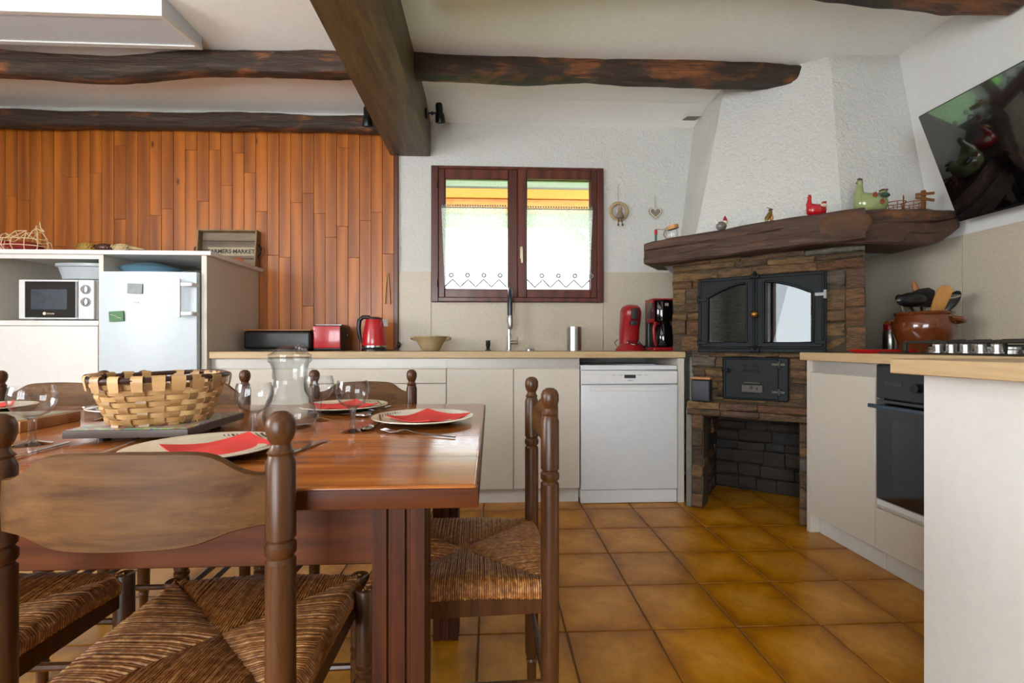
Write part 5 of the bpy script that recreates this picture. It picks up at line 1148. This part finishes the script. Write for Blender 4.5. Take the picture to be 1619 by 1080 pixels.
# ================================================================== DINING TABLE
random.seed(31)
TZ = 0.76; TX0, TX1, TY0, TY1 = -2.15, -0.020, 0.700, 1.690
tb = thing('dining_table', 'long varnished brown farmhouse table set for a meal', 'table', ((TX0 + TX1) / 2, (TY0 + TY1) / 2, 0)); hx, hy = (TX1 - TX0) / 2, (TY1 - TY0) / 2
bm = B(); box(bm, -hx, hx, -hy, hy, TZ - 0.030, TZ, 0.006, 3); obj('tabletop', bm, M_table, tb)
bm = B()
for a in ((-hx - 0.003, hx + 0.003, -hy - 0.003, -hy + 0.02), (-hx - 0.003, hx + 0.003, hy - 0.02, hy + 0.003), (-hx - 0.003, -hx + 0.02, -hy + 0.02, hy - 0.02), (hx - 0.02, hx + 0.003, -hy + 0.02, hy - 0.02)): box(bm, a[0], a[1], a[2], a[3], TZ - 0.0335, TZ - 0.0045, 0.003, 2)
obj('shaded_edge_band', bm, M_tableg, tb)  # dark-stained band; shade on the table edge is put into its colour
for s in (-1, 1):
    bm = B(); yy = s * (hy - 0.085); box(bm, -hx + 0.12, hx - 0.12, yy - 0.012, yy + 0.012, 0.612, TZ - 0.031, 0.002, 1); obj('apron', bm, M_tableg, tb)
    bm = B(); xx = s * (hx - 0.13); box(bm, xx - 0.012, xx + 0.012, -hy + 0.10, hy - 0.10, 0.612, TZ - 0.031, 0.002, 1); obj('apron', bm, M_tableg, tb)
for sx in (-1, 1):
    for sy in (-1, 1):
        bm = B(); cx_, cy_ = sx * (hx - 0.126), sy * (hy - 0.098); w = 0.041
        # square leg with two deep flutes in every face
        pts = []
        fl_ = [(-w, 0), (-0.019, 0), (-0.017, 0.006), (-0.012, 0.006), (-0.010, 0), (0.010, 0), (0.012, 0.006), (0.017, 0.006), (0.019, 0)]
        for k in range(4):
            a = k * PI / 2
            for u, d in fl_:
                x_, y_ = u, -w + d; pts.append((cx_ + x_ * math.cos(a) - y_ * math.sin(a), cy_ + x_ * math.sin(a) + y_ * math.cos(a)))
        prism(bm, pts, 0.0, TZ - 0.031); obj('leg', bm, M_tleg, tb, smooth=False)

# ================================================================== RUSH CHAIRS
SW, SD, SZ = 0.181, 0.385, 0.445     # half width between posts, depth, seat-rail top
def make_chair():
    """origin on the floor below the middle of the back posts; seat extends towards +y (the chair faces +y)"""
    t = thing('rush_chair', 'x', 'chair', (0, 0, 0), 0, 'rush-seated chairs around the table')
    r = 0.0198
    back = [(0, 0), (0.013, 0), (0.014, 0.05), (0.017, 0.056), (0.014, 0.062), (r - 0.001, 0.075), (r, 0.30), (r, 0.672), (r - 0.004, 0.677), (r + 0.0005, 0.683), (r + 0.0005, 0.694), (r - 0.004, 0.699), (r, 0.704), (r, 0.806), (r - 0.003, 0.814), (r - 0.004, 0.817), (r - 0.002, 0.821), (r - 0.006, 0.826), (0.0125, 0.832), (0.0165, 0.839), (0.0195, 0.850), (0.0192, 0.862), (0.0155, 0.871), (0.008, 0.876), (0, 0.877)]
    bm = B(); lathe(bm, back, (0, 0, 0), 24); a = obj('back_post', bm, M_chair, t, (-SW, 0, 0)); inst('back_post', a.data, t, (SW, 0, 0))
    fr = [(0, 0), (0.013, 0), (0.014, 0.05), (0.017, 0.056), (0.014, 0.062), (r - 0.001, 0.075), (r, 0.29), (r - 0.004, 0.294), (r + 0.0005, 0.300), (r + 0.0005, 0.308), (r - 0.004, 0.313), (r, 0.318), (r, 0.462), (r - 0.002, 0.465), (0.012, 0.463), (0, 0.462)]
    bm = B(); lathe(bm, fr, (0, 0, 0), 24); a = obj('front_leg', bm, M_chair, t, (-SW - 0.012, SD, 0)); inst('front_leg', a.data, t, (SW + 0.012, SD, 0))
    for s in (-1, 1):
        bm = B(); prism(bm, [(s * (SW - 0.010), 0.015), (s * (SW + 0.002), SD - 0.012), (s * (SW + 0.016), SD - 0.012), (s * (SW + 0.006), 0.015)], 0.398, SZ - 0.002); obj('seat_rail', bm, M_chair, t)
        for z in (0.200, 0.246):
            bm = B(); tube(bm, [(s * SW, 0, z), (s * (SW + 0.006), SD / 2, z), (s * (SW + 0.012), SD, z)], [0.007, 0.0095, 0.007], 8); obj('stretcher', bm, M_chair, t)
    bm = B(); box(bm, -SW + 0.012, SW - 0.012, -0.008, 0.008, 0.398, SZ - 0.004, 0.002, 1); obj('seat_rail', bm, M_chair, t)
    bm = B(); box(bm, -SW, SW, SD - 0.008, SD + 0.008, 0.398, SZ - 0.004, 0.002, 1); obj('seat_rail', bm, M_chair, t)
    for y, z in ((0, 0.20), (SD, 0.17), (SD, 0.265)):
        bm = B(); tube(bm, [(-SW, y, z), (0, y, z), (SW, y, z)], [0.007, 0.0095, 0.007], 8); obj('stretcher', bm, M_chair, t)
    # bent back slat with scooped shoulders
    bm = B(); n = 30; rings = []
    for i in range(n + 1):
        u = -1 + 2 * i / n; X = u * (SW - 0.004); Yb = -0.034 * (1 - u * u)
        au = abs(u); sh = 1 / (1 + math.exp(-(au - 0.70) * 16))
        zt = 0.826 - 0.034 * sh + 0.004 * (1 - au); zb = 0.704 + 0.020 / (1 + math.exp(-(au - 0.62) * 13))
        rings.append([(X, Yb - 0.0075, zb + 0.002), (X, Yb - 0.0085, (zb + zt) / 2), (X, Yb - 0.0075, zt - 0.002), (X, Yb - 0.004, zt), (X, Yb + 0.004, zt), (X, Yb + 0.0075, zt - 0.002), (X, Yb + 0.0085, (zb + zt) / 2), (X, Yb + 0.0075, zb + 0.002), (X, Yb + 0.004, zb), (X, Yb - 0.004, zb)])
    loft(bm, rings); obj('back_slat', bm, M_slat, t, ang=50)
    # woven rush seat: strands wrap each rail and run square to it until they meet the diagonals
    bm = B(); random.seed(3)
    hw0, hw1 = SW + 0.004, SW + 0.016; yc = SD * 0.50
    def P(u, v):  # u -1..1 across, v 0..1 back to front
        return Vector(((hw0 + (hw1 - hw0) * v) * u, -0.006 + (SD + 0.012) * v, 0))
    def strand(c0, e0, side):
        """c0 inner point, e0 outer rail point"""
        d = (e0 - c0); L = d.length; dn = d.normalized(); w = Vector((-dn.y, dn.x, 0)); pts = []
        jz = random.uniform(-0.0012, 0.0012); jw = random.uniform(-0.0009, 0.0009)
        N = 5
        for k in range(N + 1):
            f = k / N; q = c0 + d * f + w * (jw * math.sin(f * 3))
            dist = 1 - f
            z = SZ + 0.016 + 0.011 * math.sin(min(1.0, (L * f + 0.02) / 0.19) * PI / 2) + jz
            pts.append(Vector((q.x, q.y, z)))
        pts[0].z -= 0.004
        o = c0 + d; zl = pts[-1].z
        pts[-1] = Vector((o.x, o.y, zl - 0.003)) - dn * 0.006
        pts.append(Vector((o.x, o.y, zl - 0.016)) + dn * 0.004); pts.append(Vector((o.x, o.y, zl - 0.036)) + dn * 0.002)
        hwid = 0.0023 + random.uniform(-0.0004, 0.0004); rr = []
        for i_, p in enumerate(pts):
            tn = (pts[min(i_ + 1, len(pts) - 1)] - pts[max(i_ - 1, 0)]).normalized(); nn = w.cross(tn); nn = nn if nn.dot(Vector((0, 0, 1)) + dn) > 0 else -nn
            rr.append([p - w * hwid - nn * 0.0015, p - w * hwid * 0.6 + nn * 0.0018, p + w * hwid * 0.6 + nn * 0.0018, p + w * hwid - nn * 0.0015])
        loft(bm, rr, closed_ring=False, caps=False)
    NS = 84
    for i in range(NS):
        u = -1 + 2 * (i + 0.5) / NS; g = 1 - abs(u)
        strand(P(u, 0.5 * (1 - g) if False else 0.5 * g), P(u, 0.0), 0); strand(P(u, 1 - 0.5 * g), P(u, 1.0), 1)
        v = (i + 0.5) / NS; g2 = 1 - abs(2 * v - 1)
        strand(P(-1 + g2, v), P(-1, v), 2); strand(P(1 - g2, v), P(1, v), 3)
    bx_ = [P(-0.96, 0.02), P(0.96, 0.02), P(0.96, 0.98), P(-0.96, 0.98)]
    prism(bm, [(p.x, p.y) for p in bx_], SZ - 0.006, SZ + 0.010)
    obj('rush_seat', bm, M_rush, t, ang=180, kind='stuff')
    return t
ch = make_chair()
ch.location = (-0.4685, 0.657, 0); ch.rotation_euler = (0, 0, 0.025); ch['label'] = 'rush-seated chair nearest the viewer, its back slat facing us'
ch['group'] = 'rush-seated chairs around the table'
for loc, rz, lab in (((0.124, 1.185, 0), PI/2 + 0.02, 'rush-seated chair at the right end of the table, side on'),
                     ((-0.995, 0.69, 0), 0.01, 'rush-seated chair at the lower left corner, only its seat showing'),
                     ((-0.478, 1.80, 0), PI, 'rush-seated chair behind the table facing us, directly right of the carafe'),
                     ((-1.095, 1.80, 0), PI + 0.01, 'rush-seated chair behind the table, behind the woven basket'),
                     ((-1.60, 1.80, 0), PI, 'rush-seated chair behind the table at the far left')):
    dup(ch, loc, rz, lab)

# ================================================================== TABLEWARE
def lathe_m(prof, seg=40):
    bm = B(); lathe(bm, prof, (0, 0, 0), seg); return bm
def make_glass():
    t = thing('wine_glass', 'x', 'glass', (0, 0, TZ), 0, 'wine glasses on the table')
    bm = lathe_m([(0, 0.056), (0.012, 0.0565), (0.028, 0.066), (0.037, 0.082), (0.0395, 0.098), (0.0375, 0.112), (0.0345, 0.1225), (0.0338, 0.1225), (0.0366, 0.112), (0.0384, 0.098), (0.036, 0.082), (0.027, 0.0675), (0.012, 0.059), (0, 0.0585)]); obj('bowl', bm, M_glass, t)
    bm = lathe_m([(0, 0.004), (0.008, 0.006), (0.0064, 0.02), (0.006, 0.04), (0.0075, 0.052), (0.012, 0.0562), (0, 0.0562)], 20); obj('stem', bm, M_stem, t)
    bm = lathe_m([(0, 0.0), (0.031, 0.0), (0.032, 0.0012), (0.022, 0.0035), (0.008, 0.0075), (0, 0.009)]); obj('foot', bm, M_stem, t)
    return t
g = make_glass(); g.location = (-0.956, 1.03, TZ); g['label'] = 'wine glass nearest the left edge, in front of the cutting board'
for loc, lab in (((-1.075, 1.375, TZ), 'wine glass half hidden behind the left side of the basket'), ((-0.530, 1.085, TZ), 'wine glass just left of the glass carafe'),
                 ((-0.474, 1.33, TZ), 'smaller-looking wine glass between the carafe and the rightmost glass'), ((-0.332, 1.155, TZ), 'rightmost wine glass, beside the plate at the table end')):
    dup(g, loc, 0, lab)
# carafe
t = thing('glass_carafe', 'clear glass water carafe with domed lid', 'carafe', (-0.505, 1.215, TZ))
bm = lathe_m([(0, 0.0), (0.050, 0.0), (0.060, 0.010), (0.0635, 0.028), (0.060, 0.048), (0.050, 0.078), (0.041, 0.108), (0.0375, 0.121), (0.0405, 0.126), (0.0405, 0.145), (0.045, 0.162), (0.051, 0.168), (0.051, 0.176), (0.047, 0.178), (0.042, 0.162), (0.0375, 0.145), (0.0365, 0.128), (0.0345, 0.121), (0.0378, 0.108), (0.047, 0.078), (0.057, 0.048), (0.060, 0.028), (0.056, 0.012), (0, 0.006)], 48); obj('body', bm, M_carafe, t)
bm = lathe_m([(0, 0.176), (0.042, 0.176), (0.051, 0.178), (0.051, 0.184), (0.043, 0.188), (0.034, 0.198), (0.020, 0.205), (0, 0.207)], 40); ell(bm, (0.030, -0.01, 0.200), 0.016, 0.012, 0.014, 12, 8); obj('lid', bm, M_carafe, t)
# plates with napkins
def make_plate():
    t = thing('dinner_plate', 'x', 'plate', (0, 0, TZ), 0, 'dinner plates on the table')
    bm = lathe_m([(0, 0.004), (0.075, 0.004), (0.095, 0.009), (0.131, 0.019), (0.135, 0.0185), (0.1355, 0.0165), (0.0, 0.0035)], 56); obj('upper_face', bm, M_plate, t)
    bm = lathe_m([(0, 0.0), (0.072, 0.0), (0.076, 0.003), (0.100, 0.0065), (0.1345, 0.0158), (0.1, 0.0085), (0, 0.003)], 56); obj('underside', bm, M_platebk, t)
    bm = B()
    for k in range(9):
        x0 = -0.112 + k * 0.0072; w_ = 0.0012 + 0.0012 * (k % 3 == 0); yl = 0.9 * math.sqrt(0.127 ** 2 - x0 ** 2)
        pts = []
        for q in range(9):
            yy = -yl + 2 * yl * q / 8; rr = math.hypot(x0, yy); zz = 0.0042 if rr < 0.075 else (0.0042 + (rr - 0.075) / 0.02 * 0.005 if rr < 0.095 else 0.0092 + (rr - 0.095) / 0.036 * 0.010); pts.append((x0, yy, zz + 0.0006))
        loft(bm, [[(p[0] - w_, p[1], p[2]), (p[0] + w_, p[1], p[2]), (p[0] + w_, p[1], p[2] + 0.0004), (p[0] - w_, p[1], p[2] + 0.0004)] for p in pts])
    obj('stripe', bm, M_stripe, t, smooth=False)
    return t
plates = [((-0.181, 1.285, TZ), 0.25, 'striped cream plate with red napkin at the right end of the table'),
          ((-0.470, 1.545, TZ), PI + 0.4, 'cream plate with red napkin on the far side, behind the carafe'),
          ((-1.100, 1.54, TZ), 0.3, 'cream plate on the far side behind the basket'),
          ((-1.600, 1.55, TZ), 0.2, 'cream plate with red napkin behind the cutting board at far left'),
          ((-0.540, 0.925, TZ), PI + 0.75, 'striped cream plate with red napkin nearest the viewer behind the chair back'),
          ((-1.105, 0.95, TZ), 0.6, 'cream plate at the lower left picture edge in front of the board')]
pl = make_plate(); pl.location = plates[0][0]; pl.rotation_euler = (0, 0, plates[0][1]); pl['label'] = plates[0][2]
for a, b, c in plates[1:]: dup(pl, a, b, c)
def make_napkin():
    # folded paper napkin: a gently humped square laid corner up
    bm = B(); n = 14; g_ = []
    for j in range(n + 1):
        row = []
        for i in range(n + 1):
            u = -1 + 2 * i / n; v = -1 + 2 * j / n
            x_ = 0.080 * u; y_ = 0.080 * v; rr = math.hypot(x_, y_)
            z_ = 0.0085 + max(0, rr - 0.06) * 0.26 + 0.004 * (1 - abs(u)) * math.cos(v * 2.2)
            row.append((x_, y_, z_))
        g_.append(row)
    top = [[bm.verts.new(p) for p in r] for r in g_]; bot = [[bm.verts.new((p[0], p[1], p[2] - 0.002)) for p in r] for r in g_]
    for j in range(n):
        for i in range(n):
            bm.faces.new((top[j][i], top[j][i+1], top[j+1][i+1], top[j+1][i])); bm.faces.new((bot[j][i], bot[j+1][i], bot[j+1][i+1], bot[j][i+1]))
    for k in range(n):
        bm.faces.new((top[0][k], bot[0][k], bot[0][k+1], top[0][k+1])); bm.faces.new((top[n][k], top[n][k+1], bot[n][k+1], bot[n][k]))
        bm.faces.new((top[k][0], top[k+1][0], bot[k+1][0], bot[k][0])); bm.faces.new((top[k][n], bot[k][n], bot[k+1][n], top[k+1][n]))
    return bm
nk = obj('paper_napkin', make_napkin(), M_napkin, None, ang=60)
naps = [((-0.165, 1.275, TZ + 0.002), 0.95, 'red paper napkin on the plate at the right table end'), ((-0.470, 1.535, TZ + 0.002), 0.7, 'red paper napkin on the far plate behind the carafe'),
        ((-1.100, 1.53, TZ + 0.002), 0.75, 'red paper napkin on the far plate behind the basket'), ((-1.600, 1.54, TZ + 0.002), 0.7, 'red paper napkin on the far left plate behind the board'),
        ((-0.500, 0.915, TZ + 0.002), 0.9, 'red paper napkin on the plate nearest the viewer'), ((-1.12, 0.94, TZ + 0.002), 0.75, 'red paper napkin on the plate at the lower left edge')]
for k, (a, b, c) in enumerate(naps):
    o = nk if k == 0 else nk.copy()
    if k: C.objects.link(o)
    o.location = a; o.rotation_euler = (0, 0, b); tag(o, c, 'napkin', 'red napkins on the plates')
# cutlery (lies along local +x, working end at +x)
def make_fork():
    bm = B(); pts = [(-0.095, 0, 0.003), (-0.04, 0, 0.004), (0.01, 0, 0.006), (0.032, 0, 0.010), (0.05, 0, 0.008)]
    tube(bm, pts, [0.006, 0.005, 0.0032, 0.004, 0.011], 8, flat=0.25, up=(0, 0, 1))
    for k in range(4):
        y_ = -0.0085 + k * 0.00567; tube(bm, [(0.045, y_ * 0.9, 0.008), (0.07, y_, 0.004), (0.098, y_, 0.009)], [0.002, 0.0019, 0.0010], 6)
    return bm
def make_knife():
    bm = B(); tube(bm, [(-0.105, 0, 0.004), (-0.05, 0, 0.005), (-0.005, 0, 0.004)], [0.0075, 0.007, 0.005], 8, flat=0.5, up=(0, 0, 1))
    prism(bm, [(-0.008, -0.005), (0.09, -0.007), (0.105, 0.0), (0.10, 0.006), (-0.008, 0.006)], 0.003, 0.0048); return bm
def make_spoon():
    bm = B(); tube(bm, [(-0.09, 0, 0.003), (-0.03, 0, 0.004), (0.02, 0, 0.008), (0.035, 0, 0.009)], [0.006, 0.0045, 0.003, 0.004], 8, flat=0.3, up=(0, 0, 1))
    lathe_v = ell(bm, (0.058, 0, 0.006), 0.027, 0.017, 0.006, 18, 8); return bm
fk = obj('fork', make_fork(), M_chrome, ang=60); kn = obj('knife', make_knife(), M_chrome, ang=50); sp = obj('spoon', make_spoon(), M_chrome, ang=60)
def lay(src, used, loc, rz, lab):
    o = src if not used else src.copy()
    if used: C.objects.link(o)
    o.location = (loc[0], loc[1], TZ + 0.0005); o.rotation_euler = (0, 0, rz); tag(o, lab, src.name.split('.')[0], 'cutlery on the table')
lay(fk, 0, (-0.165, 1.092), PI - 0.42, 'fork lying in front of the plate at the right table end')
lay(fk, 1, (-0.358, 1.520), -PI/2 - 0.18, 'fork standing out behind the rightmost wine glass and end plate')
lay(fk, 1, (-0.745, 1.010), PI/2 + 0.1, 'fork with tines showing between basket slab and nearest plate')
lay(kn, 0, (-0.370, 0.940), PI/2 - 0.15, 'knife right of the nearest plate beside the chair post')
lay(kn, 1, (-0.870, 0.930), PI/2 + 0.12, 'knife in the lower left beside the corner plate')
lay(kn, 1, (-1.33, 1.60), -PI/2 - 0.1, 'knife lying on the far side left of the basket')
lay(sp, 0, (-0.300, 1.230), -PI/2 - 0.0, 'spoon with bowl pointing at us beside the rightmost glass')
lay(sp, 1, (-0.424, 1.405), -0.35, 'spoon behind the rightmost glass near the far plate')
lay(sp, 1, (-1.26, 1.50), -PI/2, 'spoon lying behind the cutting board')

# trivet slab
t = thing('tile_trivet', 'square mosaic-topped trivet slab on dark feet under the basket', 'trivet', (-0.772, 1.155, TZ), 0.045); w = 0.124
bm = B(); box(bm, -w, w, -w - 0.004, w + 0.004, 0.012, 0.029, 0.003, 2); obj('slab', bm, M_slab, t)
bm = B(); box(bm, -w + 0.004, w - 0.004, -w, w, 0.0285, 0.0305, 0.001, 1); obj('mosaic_top', bm, M_mosaic, t)
for a in (-1, 1):
    for b in (-1, 1):
        bm = B(); lathe(bm, [(0, 0), (0.012, 0), (0.013, 0.012), (0, 0.012)], (a * 0.075, b * 0.08, 0), 14); obj('foot', bm, M_black, t)
# woven basket: rounded square, corner towards the viewer
BZ = TZ + 0.031
t = thing('woven_basket', 'woven chestnut splint basket with dark rod rim', 'basket', (-0.777, 1.150, BZ), math.radians(40))
def bring(z, off=0.0, n=96):
    f = z / 0.105; r = 0.094 + 0.034 * f; out = []
    for i in range(n):
        a = 2 * PI * i / n; c, s = math.cos(a), math.sin(a); q = (abs(c) ** 3.2 + abs(s) ** 3.2) ** (-1 / 3.2)
        out.append((c * q * (r + off), s * q * (r + off)))
    return out
NSK = 24
for k in range(7):   # horizontal weavers, passing in and out of the stakes
    bm = B(); n = 192; z0 = 0.006 + k * 0.0128; rings = []
    A_ = bring(z0, 0, n); B_ = bring(z0 + 0.0105, 0, n)
    for i in range(n):
        wv = 0.0030 * math.sin(NSK / 2 * 2 * PI * i / n + (PI if k % 2 else 0))
        (ax, ay), (bx_, by_) = A_[i], B_[i]; la, lb = math.hypot(ax, ay), math.hypot(bx_, by_)
        p = lambda x, y, l, o, z: (x * (l + o) / l, y * (l + o) / l, z)
        rings.append([p(ax, ay, la, wv + 0.0010, z0), p(bx_, by_, lb, wv + 0.0010, z0 + 0.0105), p(bx_, by_, lb, wv - 0.0008, z0 + 0.0105), p(ax, ay, la, wv - 0.0008, z0)])
    loft(bm, rings, True, False, True); obj('weaver', bm, M_splint, t, ang=50)
for s in range(NSK):   # upright stakes
    i = int((s + 0.5) * 192 / NSK); bm = B(); pts = []; rr = []
    for q in range(18):
        z = 0.0 + 0.100 * q / 17; x, y = bring(z, 0, 192)[i]; l = math.hypot(x, y)
        wv = -0.0030 * math.sin(PI * (z - 0.012) / 0.0128 + PI/2 + (PI if s % 2 else 0)); tdir = Vector((-y / l, x / l, 0)); nd = Vector((x / l, y / l, 0)); c = Vector((x, y, z)) + nd * wv
        rr.append([c - tdir * 0.0095 + nd * 0.0008, c + tdir * 0.0095 + nd * 0.0008, c + tdir * 0.0095 - nd * 0.0008, c - tdir * 0.0095 - nd * 0.0008])
    loft(bm, rr); obj('stake', bm, M_splint, t, ang=50)
bm = B(); tube(bm, [(x, y, 0.104 + 0.004 * math.cos(2 * PI * i / 96)) for i, (x, y) in enumerate(bring(0.104, 0.001))], 0.0058, 8, loop=True); obj('rim_rod', bm, M_rod, t)
for s in range(NSK):
    if s % 8 == 5: continue
    i = int((s + 0.5) * 96 / NSK); x, y = bring(0.104, 0.001)[i]; l = math.hypot(x, y); bm = B(); rr = []
    nd = Vector((x / l, y / l, 0)); td = Vector((-y / l, x / l, 0)); c = Vector((x, y, 0.104))
    hw = random.uniform(0.009, 0.0135)
    for (o, z) in ((0.0035, -0.026), (0.0068, -0.008), (0.0075, 0.0), (0.0055, 0.006), (0.0, 0.008), (-0.0055, 0.006), (-0.0075, 0.0), (-0.0065, -0.02)):
        p = c + nd * o + Vector((0, 0, z)); w_ = hw * (1.0 if z > -0.01 else 0.9); rr.append([p - td * w_, p + td * w_, p + td * w_ - nd * 0.0008 * (1 if o >= 0 else -1), p - td * w_ - nd * 0.0008 * (1 if o >= 0 else -1)])
    loft(bm, rr); obj('rim_wrap', bm, M_splint, t, ang=60)
bm = B(); prism(bm, bring(0.0, -0.004), 0.0, 0.003); obj('base', bm, M_splint, t, smooth=False)
# cutting board at the left
t = thing('cutting_board', 'thick oak cutting board with greyish top at the left of the table', 'cutting board', (-1.30, 1.245, TZ), 0.10)
bm = B(); box(bm, -0.18, 0.18, -0.095, 0.095, 0.0, 0.027, 0.004, 2); obj('block', bm, M_board, t)
bm = B(); box(bm, -0.172, 0.172, -0.088, 0.088, 0.0265, 0.0285, 0.001, 1); obj('top_face', bm, M_boardtop, t)
